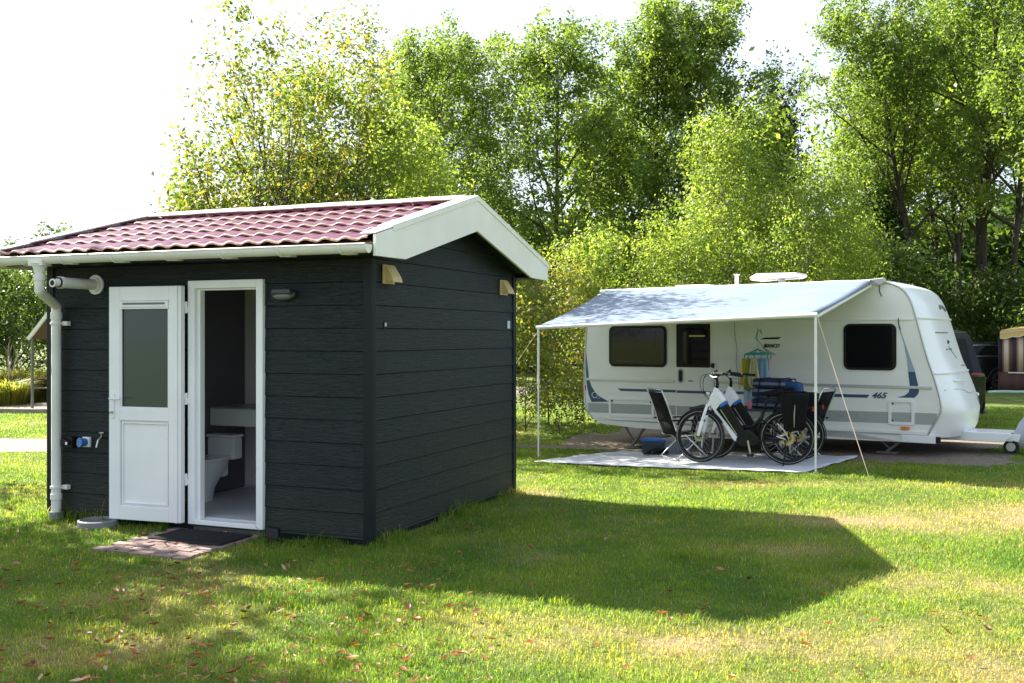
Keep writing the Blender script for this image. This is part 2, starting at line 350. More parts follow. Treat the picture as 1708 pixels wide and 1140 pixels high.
# ground sheet under the awning: polygon in world (from the photo), laid on the ground
mat_q = [Vector((.30, 13.83)), Vector((3.52, 12.42)), Vector((4.80, 14.30)), Vector((1.75, 16.05))]
def on_mat(x, y, grow=0.0):
    ok = np.ones_like(np.asarray(x, dtype=float), dtype=bool)
    for i in range(4):
        a, b = mat_q[i], mat_q[(i+1) % 4]; e = (b-a).normalized()
        ok &= (e.x*(y-a.y) - e.y*(x-a.x)) > -grow
    return ok
mb = MB(); rows = []
for i in range(25):
    v = i/24; rows.append([])
    for j in range(37):
        u = j/36; p = (mat_q[0]*(1-u)+mat_q[1]*u)*(1-v) + (mat_q[3]*(1-u)+mat_q[2]*u)*v
        rows[-1].append((p.x, p.y, G(p.x, p.y)+.024+.006*math.sin(u*31+v*5)*math.sin(v*17)+.004*math.sin(u*57-v*23)))
mb.grid(rows)
o = mb.build('ground_sheet', MATF, smooth='all', solid=.008)
tag(o, 'pale grey woven ground sheet spread on the grass under the awning', 'ground sheet')

# ------------------------------------------------------------------ SHED
shed = empty('toilet_cabin', SO, SA, 'dark blue-green weatherboard cabin with maroon tiled gable roof and open white door', 'cabin')
W, D = 3.36, 3.02
B0, BH = 2.035, .185
def boards(m, x0, x1, face, zlo, zhi_fun, skip=None):
    """horizontal lap boards. face(x, off, z)->Vector"""
    k = 0; z = B0 + BH*4
    while z > zlo-.001:
        zb, zt = z-BH, z
        zb = max(zb, zlo)
        segs = [(x0, x1, zb)]
        if skip and zb < skip[2]-.01 and zt > skip[3]+.01:
            segs = [(x0, skip[0], zb), (skip[1], x1, zb)] + ([(skip[0], skip[1], skip[2]+.004)] if zt > skip[2]+.03 else [])
        for a, b, zb in segs:
            A = [(a, zb), (b, zb), (b, zt), (a, zt)]
            # clip top against zhi_fun
            n = 24; xs = [a+(b-a)*i/n for i in range(n+1)]
            for i in range(n):
                p, q = xs[i], xs[i+1]; tp, tq = min(zt, zhi_fun(p)), min(zt, zhi_fun(q))
                if tp <= zb+.002 and tq <= zb+.002: continue
                tp, tq = max(tp, zb), max(tq, zb)
                m.add([face(p, .014, zb+.006), face(q, .014, zb+.006), face(q, .006, tq), face(p, .006, tp),
                       face(p, .0, zb), face(q, .0, zb)], [(0, 1, 2, 3), (4, 5, 1, 0)])
        z -= BH
m1 = MB()
boards(m1, -W, 0, lambda x, o_, z: Vector((x, -o_, z)), -.02, lambda x: 2.26, (-1.75, -1.005, 2.07, .0))
front_wall = m1.build('wall', CLAD, shed, label='shaded front wall of lapped boards around the doorway', fix=True)
rt = lambda y: 2.30 + (1-abs(y-D/2)/(D/2+.36))*.505 - .02
m2 = MB()
boards(m2, 0, D, lambda y, o_, z: Vector((o_, y, z)), -.02, rt)
m2.build('wall', CLAD, shed, label='windowless gable side wall of lapped boards')
m3 = MB(); boards(m3, 0, D, lambda y, o_, z: Vector((-W-o_, y, z)), -.02, rt); m3.build('wall', CLAD, shed)
m4 = MB(); boards(m4, -W, 0, lambda x, o_, z: Vector((x, D+o_, z)), -.02, lambda x: 2.26); m4.build('wall', CLAD, shed)
# wall core (inner lining shell) so that it has thickness
mc = MB()
mc.box(-W, -1.75, .002, .05, -.12, 2.25); mc.box(-1.005, 0, .002, .05, -.12, 2.25); mc.box(-1.75, -1.005, .002, .05, 2.07, 2.25)
mc.box(-.05, -.002, .05, D, -.12, 2.25); mc.box(-W+.002, -W+.05, .05, D, -.12, 2.25); mc.box(-W+.05, -.05, D-.05, D-.002, -.12, 2.25)
mc.build('wall_core', CLADTRIM, shed)
# corner trims
for (cx, cy) in ((0, 0), (0, D), (-W, 0), (-W, D)):
    m = MB(); sx = 1 if cx == 0 else -1; sy = -1 if cy == 0 else 1
    m.box(min(cx-.055*sx, cx+.022*sx), max(cx-.055*sx, cx+.022*sx), min(cy, cy+.022*sy), max(cy, cy+.022*sy), -.12, 2.26)
    m.box(min(cx, cx+.022*sx), max(cx, cx+.022*sx), min(cy-.055*sy, cy-.002*sy), max(cy-.055*sy, cy-.002*sy), -.12, 2.26)
    m.build('corner_trim', CLADTRIM, shed, bevel=.003)
m = MB(); m.box(-W+.01, -.012, .012, D-.01, -.3, -.02); m.build('plinth', CONC, shed)
# roof --------------------------------------------------------------
XR0, XR1, YE, RZ, EZ = -3.62, .256, -.36, 2.875, 2.376
slope = math.atan2(RZ-EZ, D/2-YE); sl = (RZ-EZ)/math.sin(slope)
def tiles(side):
    rows_n, wav, per = 5, .020, .178
    m = MB(); me = MB(); ncol = int((XR1-XR0-.1)/per*10)
    for r in range(rows_n):
        a0, a1 = r*sl/rows_n - (.0 if r else .03), (r+1)*sl/rows_n + .02
        def prof(x):
            t = ((x-XR0)/per) % 1.0
            return wav*(.5-.5*math.cos(2*math.pi*t**.62)) 
        def P(x, a, lift):
            y = YE + a*math.cos(slope); z = EZ-.055 + a*math.sin(slope) + lift
            if side: y = D - y
            return (x, y, z)
        R1, R2, R3 = [], [], []
        for i in range(ncol+1):
            x = XR0+.06+(XR1-XR0-.12)*i/ncol; p = prof(x)
            R1.append(P(x, a0, p-.012)); R2.append(P(x, a0, p+.024)); R3.append(P(x, a0+.012, p+.032))
            R1[-1] = P(x, a0+.001, p+.012)
        RR = [R3]
        for q in range(1, 4):
            a = a0+.012+(a1-a0-.012)*q/3
            RR.append([P(XR0+.06+(XR1-XR0-.12)*i/ncol, a, prof(XR0+.06+(XR1-XR0-.12)*i/ncol)+.032*(1-q/3)+.004*q/3) for i in range(ncol+1)])
        m.grid(RR); me.grid([R1, R2, R3])
    return m, me
roof = MB()
for sdn in (0, 1):
    yy = [(YE, EZ-.06), (D/2, RZ-.06)] if not sdn else [(D-YE, EZ-.06), (D/2, RZ-.06)]
    (ya, za), (yb, zb) = yy
    roof.add([(XR0+.03, ya, za), (XR1-.03, ya, za), (XR1-.03, yb, zb), (XR0+.03, yb, zb), (XR0+.03, ya, za-.07), (XR1-.03, ya, za-.07), (XR1-.03, yb, zb-.07), (XR0+.03, yb, zb-.07)],
             [(0,1,2,3), (4,7,6,5), (0,4,5,1), (2,6,7,3), (0,3,7,4), (1,5,6,2)])
roofo = roof.build('roof', WOODB, shed)
for sdn in (0, 1):
    a, b = tiles(sdn); a.build('roof_tiles', TILE, roofo, smooth='all'); b.build('tile_edge', TILEEDGE, roofo)
# soffit dark
m = MB(); m.box(XR0+.04, XR1-.028, YE+.01, -.024, 2.225, 2.24); m.box(XR0+.04, XR1-.028, D+.024, D-YE-.01, 2.225, 2.24)
for xa, xb in ((.026, XR1-.028), (XR0+.03, -W-.026)):
    for ya, yb, za, zb in ((-.02, D/2, 2.262, 2.262+(D/2+.02)*math.tan(slope)), (D/2, D+.02, 2.262+(D/2+.02)*math.tan(slope), 2.262)):
        m.add([(xa, ya, za), (xb, ya, za), (xb, yb, zb), (xa, yb, zb), (xa, ya, za+.02), (xb, ya, za+.02), (xb, yb, zb+.02), (xa, yb, zb+.02)], [(0,1,2,3), (4,7,6,5), (0,4,5,1), (2,6,7,3), (0,3,7,4), (1,5,6,2)])
m.build('soffit', CLADTRIM, shed)
bp_ = [(-.36, 2.21), (.115, 2.215), (1.51, 2.571), (2.90, 2.215), (3.38, 2.21), (3.38, 2.37), (1.51, RZ), (-.36, 2.372)]
for xx in (XR1-.026, XR0):
    m = MB(); m.prism(bp_, (xx, 0, 0), (0, 1, 0), (0, 0, 1), (.026, 0, 0)); bo = m.build('barge_board', BARGE, shed, bevel=.003)
    m = MB(); q = 1 if xx > -1 else -1; x_a = xx-.11 if q > 0 else xx-.008; x_b = xx+.034 if q > 0 else xx+.135
    for y0, y1, z0, z1 in ((-.10, 1.51, 2.376+.26*math.tan(slope)+.01, RZ+.012), (1.51, 3.40, RZ+.012, 2.376+.005)):
        m.add([(x_a, y0, z0), (x_b, y0, z0), (x_b, y1, z1), (x_a, y1, z1), (x_a, y0, z0+.014), (x_b, y0, z0+.014), (x_b, y1, z1+.014), (x_a, y1, z1+.014)], [(0,1,2,3), (4,7,6,5), (0,4,5,1), (2,6,7,3), (0,3,7,4), (1,5,6,2)])
        e = x_b-.006 if q > 0 else x_a
        m.add([(e, y0, z0-.035), (e+.006, y0, z0-.035), (e+.006, y1, z1-.035), (e, y1, z1-.035), (e, y0, z0-.0005), (e+.006, y0, z0-.0005), (e+.006, y1, z1-.0005), (e, y1, z1-.0005)], [(0,1,2,3), (4,7,6,5), (0,4,5,1), (2,6,7,3), (0,3,7,4), (1,5,6,2)])
    m.add([(x_a, -.37, 2.378), (x_b-.008, -.37, 2.378), (x_b-.008, -.10, 2.378+.27*math.tan(slope)), (x_a, -.10, 2.378+.27*math.tan(slope)),
           (x_a, -.37, 2.386), (x_b-.008, -.37, 2.386), (x_b-.008, -.10, 2.386+.27*math.tan(slope)), (x_a, -.10, 2.386+.27*math.tan(slope))], [(0,1,2,3), (4,7,6,5), (0,4,5,1), (2,6,7,3), (0,3,7,4), (1,5,6,2)])
    m.build('verge_cap', BARGE, bo, bevel=.002)
m = MB(); nseg = 6
for i in range(nseg):
    xa = XR0+.16+(XR1-XR0-.28)*i/nseg; xb = XR0+.16+(XR1-XR0-.28)*(i+1)/nseg-.004
    z0 = RZ+.002+(i % 2)*.003
    m.prism([(-.13, -.028), (0, .02), (.13, -.028), (.13, -.018), (0, .032), (-.13, -.018)], (xa, D/2, z0), (0, 1, 0), (0, 0, 1), (xb-xa, 0, 0))
    m.lathe([(.008, 0), (.008, .008)], (xb-.02, D/2-.07, z0+.004), n=8)
m.build('ridge_cap', mat('ridge_metal', (.62, .50, .48), .45, c2=(.70, .62, .58), nscale=5), roofo)
m = MB(); m.box(XR0+.03, XR1-.028, YE-.004, YE+.02, 2.235, 2.30); m.build('fascia', WOODB, shed)
# gutter
def gutter(y, sgn):
    m = MB(); r = .055; rowsI, rowsO = [], []
    for rr, L_ in ((r, rowsO), (r-.006, rowsI)):
        for x in (XR0-.02 if sgn < 0 else XR0, XR1-.03):
            L_.append([(x, y+rr*math.cos(a), 2.293+rr*math.sin(a)*1.2) for a in [math.pi+math.pi*k/12 for k in range(13)]])
    m.grid(rowsO); m.grid(rowsI)
    for x in (XR0-.02, XR1-.03): m.prism([(.055*math.cos(math.pi+math.pi*k/12), .055*1.2*math.sin(math.pi+math.pi*k/12)) for k in range(13)], (x-.002, y, 2.293), (0, 1, 0), (0, 0, 1), (.004, 0, 0))
    m.tube([(XR0-.02, y-.054, 2.293), (XR1-.03, y-.054, 2.293)], .007, 6)
    g = m.build('gutter', GUTTER, shed, smooth=True)
    m = MB()
    for x in ([XR0+.02, XR0+.42, XR0+.86] + [XR0+1.42+.55*i for i in range(5)]):
        m = MB(); m.tube([(x, y+.058*math.cos(a), 2.293+.058*1.2*math.sin(a)) for a in [math.pi*1.02+math.pi*.95*k/10 for k in range(11)]], .007, 6)
        m.box(x-.01, x+.09, y+.0, y+.085*(1), 2.222, 2.236)
        m.build('gutter_bracket', GUTTER, g)
    return g
gutter(YE-.062, -1)
# downpipe
m = MB(); px_, pz = -3.56, 0
pts = [(-3.04, YE-.062, 2.24), (-3.04, YE-.062, 2.06), (-3.045, YE-.055, 2.02), (-3.06, YE-.035, 1.99), (-3.175, -.125, 1.885), (-3.19, -.095, 1.85), (-3.20, -.085, 1.80), (-3.20, -.085, .02)]
m.tube(smooth_curve(pts[:-1], 3)+[Vector(pts[-1])], .042, 16); m.lathe([(.05, 0), (.05, .05)], (-3.04, YE-.062, 2.09), n=20)
m.lathe([(.05, 0), (.05, .06)], (-3.20, -.085, 1.76), n=20); m.lathe([(.05, 0), (.05, .05)], (-3.20, -.085, .13), n=20)
m.box(-3.12, -2.96, YE-.115, YE-.01, 2.215, 2.275)
m.lathe([(.047, 0), (.05, .03), (.075, .075)], (-3.04, YE-.062, 2.16), n=20)
dp = m.build('downpipe', GUTTER, shed, smooth=True)
for z in (1.72, .24):
    m = MB(); m.box(-3.16, -3.10, -.06, -.015, z-.02, z+.02); m.lathe([(.052, -.012), (.052, .012)], (-3.20, -.085, z), n=18); m.build('pipe_clip', GUTTER, dp, bevel=.003)
m = MB(); m.lathe([(.062, .0), (.062, .06)], (-3.20, -.085, -.04), n=20); m.lathe([(.052, -.12), (.052, 0)], (-3.20, -.085, -.04), n=20); m.build('drain_socket', mat('drain_grey', (.20, .22, .24), .5), dp, smooth=True)
# flue
m = MB(); m.tube([(-2.8, -.015, 2.065), (-2.8, -.40, 2.065)], .047, 20); fl = m.build('flue_pipe', GUTTER, shed, smooth=True)
m = MB(); m.tube([(-2.8, -.014, 2.065), (-2.8, -.028, 2.065)], .088, 28); m.tube([(-2.8, -.028, 2.065), (-2.8, -.045, 2.065)], .062, 24); m.build('flue_flange', GUTTER, fl, smooth=True)
m = MB(); m.lathe([(.052, 0), (.052, .045), (.048, .045), (.04, .0)], (-2.8, -.40, 2.065), (0, -1, 0), n=20, cap=False)
for a in range(3): m.tube([(-2.8, -.41, 2.065), (-2.8, -.47, 2.065)], .016+.0, 8)
m.tube([(-2.8, -.44, 2.065), (-2.8, -.50, 2.058)], [.036, .03], 16, cap=False); m.lathe([(.036, 0), (.036, .01)], (-2.8, -.505, 2.058), (0, -1, 0), n=16)
m.build('flue_cowl', GUTTER, fl, smooth=True)
m = MB(); m.tube([(-2.8, -.447, 2.065), (-2.8, -.453, 2.065)], .047, 18); m.tube([(-2.8, -.5152, 2.058), (-2.8, -.5165, 2.058)], .024, 14); m.build('flue_opening', BLACKP, fl)
# door frame
m = MB(); fy0, fy1 = -.045, .052
m.box(-1.762, -1.69, fy0, fy1, .0, 2.078); m.box(-1.062, -.995, fy0, fy1, .0, 2.078); m.box(-1.69, -1.062, fy0, fy1, 2.01, 2.078); m.box(-1.69, -1.062, fy0, fy1, .0, .04)
m.box(-1.69, -1.655, fy0+.03, fy1-.004, .04, 2.01); m.box(-1.078, -1.062, fy0+.03, fy1-.004, .04, 2.01); m.box(-1.655, -1.078, fy0+.03, fy1-.004, 1.994, 2.01); 
df = m.build('door_frame', WHITE, shed, bevel=.005)
# door leaf (open, folded back)
dr = MB(); Hd, Wd, T = 2.02, .745, .055
dr.box(0, .115, 0, T, 0, Hd); dr.box(Wd-.125, Wd, 0, T, 0, Hd); dr.box(.115, Wd-.125, 0, T, Hd-.125, Hd); dr.box(.115, Wd-.125, 0, T, 0, .125); dr.box(.115, Wd-.125, 0, T, .86, .965)
dr.box(.115, Wd-.125, .022, T-.022, .125, .86)
dr.box(Wd-.055, Wd-.03, -.014, 0, .0, Hd); 
door = dr.build('door', WHITE, shed, bevel=.006, label='white half glazed door folded back against the wall')
door.location = (-1.835-Wd, -.135, .012); 
door.rotation_euler = (0, 0, R(0))
# rotate about hinge a few degrees
ang = R(3.5); hinge = Vector((-1.776, -.062, .014)); door.rotation_euler = (0, 0, ang); off = Matrix.Rotation(ang, 3, 'Z') @ Vector((Wd, T, 0)); door.location = hinge - off
m = MB(); m.box(.115, Wd-.125, .024, T-.024, .965, Hd-.195); m.build('window', DOORGL, door)
m = MB()
for a in ((.115, .13, .965, Hd-.195), (Wd-.14, Wd-.125, .965, Hd-.195)): m.box(a[0], a[1], .006, .02, a[2], a[3])
m.box(.13, Wd-.14, .006, .02, .965, .98)
m.box(.13, .142, .008, .02, .14, .845); m.box(Wd-.152, Wd-.14, .008, .02, .14, .845); m.box(.142, Wd-.152, .008, .02, .14, .152); m.box(.142, Wd-.152, .008, .02, .833, .845)
m.build('glazing_bead', WHITE, door, bevel=.003)
m = MB(); m.box(.118, Wd-.128, -.006, .022, Hd-.195, Hd-.127); m.tube([(.14, -.01, Hd-.175), (Wd-.15, -.01, Hd-.175)], .007, 8); vt = m.build('trickle_vent', WHITE, door, bevel=.004)
m = MB(); m.box(.15, Wd-.16, -.009, -.0055, Hd-.158, Hd-.14); m.build('vent_slot', GREYP, vt)
m = MB(); m.box(.03, .06, -.01, 0, .88, 1.10); m.tube([(.045, -.005, 1.05), (.045, -.045, 1.05), (.155, -.048, 1.05)], .010, 10); m.build('handle', WHITE, door, smooth=True, bevel=.002)
m = MB(); m.tube([(.045, -.011, .93), (.045, -.018, .93)], .012, 12); m.box(.0, .006, .02, .04, .9, .96); m.bar((-.012, .03, .93), (.003, .03, .93), .012, .014)
m.bar((.045, -.018, .93), (.045, -.05, .925), .004, .02); m.bar((.045, -.012, .93), (-.012, .03, .93), .004, .004); m.build('lock', STEEL, door)
for z in (.33, 1.02, 1.80):
    m = MB(); m.tube([(-1.769, -.055, z), (-1.769, -.055, z+.10)], .011, 12); m.box(-1.775, -1.735, -.052, -.0455, z+.01, z+.055); m.box(-1.80, -1.769, -.064, -.058, z+.05, z+.09); m.build('hinge', WHITE, df, bevel=.002)
# interior
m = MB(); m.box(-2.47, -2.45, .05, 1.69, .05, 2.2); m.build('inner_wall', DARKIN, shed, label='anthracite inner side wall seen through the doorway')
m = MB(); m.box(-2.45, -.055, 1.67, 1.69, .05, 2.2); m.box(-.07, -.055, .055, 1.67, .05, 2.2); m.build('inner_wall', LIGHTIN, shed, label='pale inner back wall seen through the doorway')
m = MB(); m.box(-2.47, -.055, .055, 1.69, .0, .05); m.box(-2.449, -.07, 1.655, 1.669, .0505, .075); m.build('floor_tray', INFLOOR, shed)
m = MB(); m.box(-2.47, -.052, .055, 1.69, 2.2, 2.22); m.build('ceiling_panel', LIGHTIN, shed)
m = MB(); m.tube([(-2.448, .45, 1.86), (-2.38, .50, 1.90), (-2.36, .56, 1.97)], .006, 6); m.build('coat_hook', STEEL, shed, smooth=True)
wc = empty('wash_counter', s2w(-1.3, 1.4, .73), SA, 'pale grey wash counter with deep front panel fixed inside the cabin', 'counter')
m = MB(); m.box(-1.145, 1.2, -.29, -.27, 0, .165); m.build('front_panel', LIGHTIN, wc, bevel=.002)
m = MB(); m.box(-1.148, 1.22, -.295, .268, .166, .18); m.build('counter_top', mat('counter_grey', (.33, .34, .34), .3), wc, bevel=.002)
toilet = empty('toilet', s2w(-2.27, .85, .05), SA, 'white toilet with low cistern standing inside the cabin below the counter', 'toilet')
m = MB()
rings = [(0, -.12, .10, .16), (.03, -.12, .10, .16), (.12, -.10, .105, .17), (.2, -.06, .12, .20), (.28, -.03, .155, .25), (.35, -.03, .175, .27), (.375, -.03, .178, .275)]
rr = []
for z, cy, rx, ry in rings: rr.append([(rx*math.cos(a), cy+ry*math.sin(a), z) for a in [2*math.pi*k/24 for k in range(25)]])
m.grid(rr); m.build('bowl', CERAM, toilet, smooth='all')
m = MB(); m.add([(.185*math.cos(2*math.pi*k/28), -.03+.285*math.sin(2*math.pi*k/28), z) for z in (.377, .402) for k in range(28)], [tuple(range(28)), tuple(range(28, 56))]+[(k, (k+1) % 28, 28+(k+1) % 28, 28+k) for k in range(28)]); m.build('seat', CERAM, toilet, bevel=.006)
m = MB(); m.box(-.16, .16, .19, .33, .36, .57); ci = m.build('cistern', CERAM, toilet, bevel=.02, seg=3)
m = MB(); m.box(-.168, .168, .182, .338, .572, .60); m.build('cistern_lid', CERAM, ci, bevel=.008)
m = MB(); m.box(-.10, .10, .1, .2, .20, .36); m.build('outlet', CERAM, toilet, bevel=.03, seg=3)
# wall lamp
m = MB(); m.prism([(.115*math.cos(a)*(1 if abs(math.cos(a)) < .7 else 1), .05*math.sin(a)) for a in [2*math.pi*k/28 for k in range(28)]], (-.79, -.012, 1.945), (1, 0, 0), (0, 0, 1), (0, -.045, 0)); wl = m.build('wall_lamp', mat('lamp_grey', (.035, .038, .042), .4), shed, bevel=.012, seg=3)
m = MB(); rr = []
for i in range(7):
    t = i/6*math.pi/2; rr.append([(-.79+.088*math.cos(t)*math.cos(a), -.057-.03*math.sin(t), 1.932+.03*math.cos(t)*math.sin(a)) for a in [2*math.pi*k/20 for k in range(21)]])
m.grid(rr); m.build('lamp_glass', mat('lamp_glass', (.16, .16, .15), .25), wl, smooth='all')
m = MB(); m.prism([(-.1, 0), (.1, 0), (.085, .045), (-.085, .045)], (-.79, -.0572, 1.948), (1, 0, 0), (0, 0, 1), (0, -.034, 0)); m.build('lamp_hood', mat('lamp_hood', (.04, .044, .05), .35), wl, bevel=.01)
# ventilation hoods
for y in (.16, 2.60):
    m = MB(); z0, z1 = 2.03, 2.185; m.box(.015, .03, y, y+.185, z0, z1)
    pr = [(.03, z1-.01), (.045, z1-.012), (.10, z0+.055), (.115, z0+.012), (.03, z0+.02)]
    m.prism(pr, (0, y+.015, 0), (1, 0, 0), (0, 0, 1), (0, .155, 0))
    for k in range(2): m.prism([(p[0]+.004, p[1]) for p in pr], (0, y+.05+.06*k, 0), (1, 0, 0), (0, 0, 1), (0, .008, 0))
    m.build('vent_hood', IVORY, shed, bevel=.003)
m = MB(); m.box(.016, .020, .185, .225, 1.665, 1.725); pl = m.build('number_plate', BLACKP, shed)
def sideM(y, z, x): return Matrix(((0, 0, 1, x), (1, 0, 0, y), (0, 1, 0, z), (0, 0, 0, 1)))
text('plate_number', '10', .042, mat('plate_white', (.7, .7, .7), .5), pl, sideM(.205, 1.697, .0215), width=.026, off=.001)
m = MB(); m.box(.016, .021, 2.80, 2.87, 1.685, 1.765); m.build('sticker', mat('sticker_blue', (.45, .55, .70), .4), shed)
# sockets and tap
m = MB(); m.box(-3.11, -3.03, -.07, -.012, .60, .70); m.prism([(-.045, 0), (.045, 0), (.045, .03), (-.045, .06)], (-3.085, -.07, .63), (1, 0, 0), (0, 0, 1), (0, -.03, 0)); sk = m.build('power_socket', BLACKP, shed, bevel=.006, label='black weatherproof socket on the front wall')
m = MB(); m.box(-3.075, -3.055, -.105, -.1005, .63, .655); m.build('socket_label', WHITE, sk)
m = MB(); m.box(-2.94, -2.86, -.04, -.012, .61, .70); sk = m.build('power_socket', WHITE, shed, bevel=.004, label='blue round camping socket on the front wall')
m = MB(); m.lathe([(.034, 0), (.038, .05), (.03, .052)], (-2.90, -.04, .655), (-.25, -1, 0), n=20); m.lathe([(.042, 0), (.042, .012)], (-2.912, -.09, .655), (-.25, -1, .1), n=20); m.build('socket_cap', mat('cee_blue', (.04, .16, .42), .4), sk, smooth=True)
m = MB(); m.tube([(-2.70, -.012, .70), (-2.70, -.07, .70), (-2.705, -.09, .685), (-2.715, -.10, .62)], .010, 10); m.tube([(-2.70, -.06, .70), (-2.695, -.06, .74)], .007, 8); m.bar((-2.72, -.06, .745), (-2.67, -.06, .75), .01, .008); m.build('water_tap', STEEL, shed, smooth=True)
# things by the cabin
def put(name, label, cat, x, y, z=None, rz=0): # in shed axes
    p = s2w(x, y); return empty(name, (p.x, p.y, G(p.x, p.y) if z is None else z), SA+rz, label, cat)
t = put('drain_ring', 'round grey plastic drain ring in the grass beside the downpipe', 'drain', -2.60, -.20)
m = MB(); m.lathe([(.175, -.03), (.17, .06), (.155, .068), (.145, .04), (.0, .035)], (0, 0, 0), n=36); m.build('rim', mat('drain_plastic', (.22, .23, .24), .5, c2=(.17, .18, .19)), t, smooth=True)
t = put('ground_spotlight', 'small black spotlight on the grass at the cabin wall', 'lamp', -.80, -.14)
m = MB(); m.box(-.08, .08, -.04, .04, .0, .02); m.build('foot', BLACKP, t, bevel=.004)
m = MB(); m.prism([(-.06, .0), (.06, 0), (.045, .075), (-.075, .085)], (0, -.05, .04), (1, 0, .0), (0, .2, 1), (0, .04, .01)); m.build('lamp_head', BLACKP, t, bevel=.006)
t = put('door_mat', 'black ribbed door mat on the brick paving below the doorway', 'door mat', -1.42, -.30)
m = MB(); m.box(-.36, .36, -.21, .21, .022, .036); 
for i in range(28): m.box(-.35+.0255*i, -.338+.0255*i, -.2, .2, .0362, .041)
m.build('mat_body', BLACKR, t)
# brick paving
PB = mat('paver', (.19, .125, .115), .85, c2=(.29, .21, .19), bump=.5, nscale=16)
m = MB(); random.seed(3)
for r in range(9):
    for c_ in range(5):
        x0 = -1.93+c_*.21+(.105 if r % 2 else 0)-.05; y0 = -.97+r*.107
        if x0 > -1.05: continue
        x1 = min(x0+.2, -1.02); x0 = max(x0, -1.93); dz = random.uniform(-.004, .004)
        p = s2w(x0, y0); gz = G(p.x, p.y)
        if x1-x0 < .05: continue
        m.box(x0, x1, y0, y0+.098, gz-.05, gz+.018+dz)
bp2 = m.build('brick_paving', PB, bevel=.005); bp2.location = SO; bp2.rotation_euler = (0, 0, SA); tag(bp2, kind='structure')

# ------------------------------------------------------------------ CARAVAN
cv = empty('caravan', CO, CA, 'white touring caravan with navy stripes and pale blue awning pulled out over a mat', 'caravan')
CW = 2.3
prof = [(.10, .24), (-.03, .42), (-.06, .72), (-.06, 1.02), (-.03, 1.62), (.03, 2.02), (.13, 2.22), (.33, 2.335), (.65, 2.365), (2.5, 2.375), (4.55, 2.385), (4.76, 2.37), (4.96, 2.30), (5.09, 2.16), (5.18, 1.91), (5.32, 1.37), (5.45, .96), (5.52, .63), (5.46, .46), (5.38, .31), (5.34, .20)]
profc = smooth_curve([(p[0], p[1], 0) for p in prof], 3)
profc = [(p.x, p.y) for p in profc]
def Bz(z): return float(np.interp(z, [.2, .3, .45, .63, .96, 1.08, 1.13, 1.9, 2.0, 2.3, 2.4], [.34, .36, .30, .22, .18, .17, .15, .12, .11, .06, 0]))
def bulge(s, z, w_):
    if s < 4.5: return -.0
    k = 1-abs(2*w_/CW-1)**4.2
    return Bz(z)*k
def rbulge(s, z, w_):
    return -(.08*(1-abs(2*w_/CW-1)**3)) if s < .3 and z < 2.3 else 0
ws = [0, .015, .04, .08, .14, .22, .35, .55, .85, 1.15, 1.45, 1.75, 1.95, 2.08, 2.16, 2.22, 2.26, 2.285, 2.3]
m = MB(); rows = []
for w_ in ws:
    zr = -.02*(abs(2*w_/CW-1)**6)
    rows.append([(s+bulge(s, z, w_)+rbulge(s, z, w_), w_, z+(zr+.02 if z > 2.2 else 0)) for s, z in profc])
m.grid(rows)
shell = m.build('nose_and_roof_shell', CARAVF, cv, smooth='all'); shell.name = 'outer_shell'
# side walls
for w_, nm in ((0, 1), (CW, 0)):
    m = MB(); pts = [p for p in profc]; m.prism(pts, (0, w_, 0), (1, 0, 0), (0, 0, 1), (0, .012 if w_ == 0 else -.012, 0)); m.build('side_wall', CARAV, cv)
m = MB(); m.box(.12, 5.36, .02, 2.28, .20, .26); m.build('floor_pan', GREYP, cv)
# front edge molding following the profile
def edge(w_): return [(s, w_, z) for s, z in profc]
m = MB(); m.tube([(p[0]+.0, -.004, p[2]) for p in edge(0)], .014, 8); m.build('edge_trim', SILV, cv, smooth='all')
m = MB(); m.tube([(p[0], CW+.004, p[2]) for p in edge(CW)], .014, 8); m.build('edge_trim', SILV, cv, smooth='all')
# rails: drip, belt, lower
def rail(z, s0, s1, h, name='body_rail', d=.016, mt=CARAV):
    m = MB(); m.box(s0, s1, -d, -.001, z-h/2, z+h/2); return m.build(name, mt, cv, bevel=.004)
rail(1.845, .03, 5.15, .030); rail(.895, 1.50, 1.565, .035, 'rail_end', .02, SILV); rail(.895, -.03, 1.50, .042, d=.018, mt=SILV); rail(.895, 2.22, 5.40, .040, d=.018, mt=SILV)
rail(.262, .34, 5.34, .045, d=.022); rail(1.857, 5.16, 5.16+.01, .01)
# skirt below lower rail with wheel arch
sk = [(.10, .24), (.28, .165), (.9, .125), (2.65, .115), (2.70, .24), (2.80, .34), (2.97, .39), (3.15, .39), (3.32, .34), (3.42, .24), (3.47, .115), (5.0, .13), (5.35, .15), (5.35, .24)]
m = MB(); m.prism([(p[0], p[1]) for p in sk if True], (0, 0, 0), (1, 0, 0), (0, 0, 1), (0, .02, 0)); m.build('skirt', CARAV, cv)
m = MB(); m.prism(sk, (0, CW-.02, 0), (1, 0, 0), (0, 0, 1), (0, .02, 0)); m.build('skirt', CARAV, cv)
m = MB(); m.box(5.0, 5.45, -.03, .02, .13, .235); m.box(5.05, 5.12, -.034, -.03, .15, .22); cp = m.build('corner_bumper', CARAVF, cv, bevel=.012)
m = MB(); m.box(5.45, 5.515, -.024, -.01, .14, .225); m.build('marker_socket', BLACKP, cp)
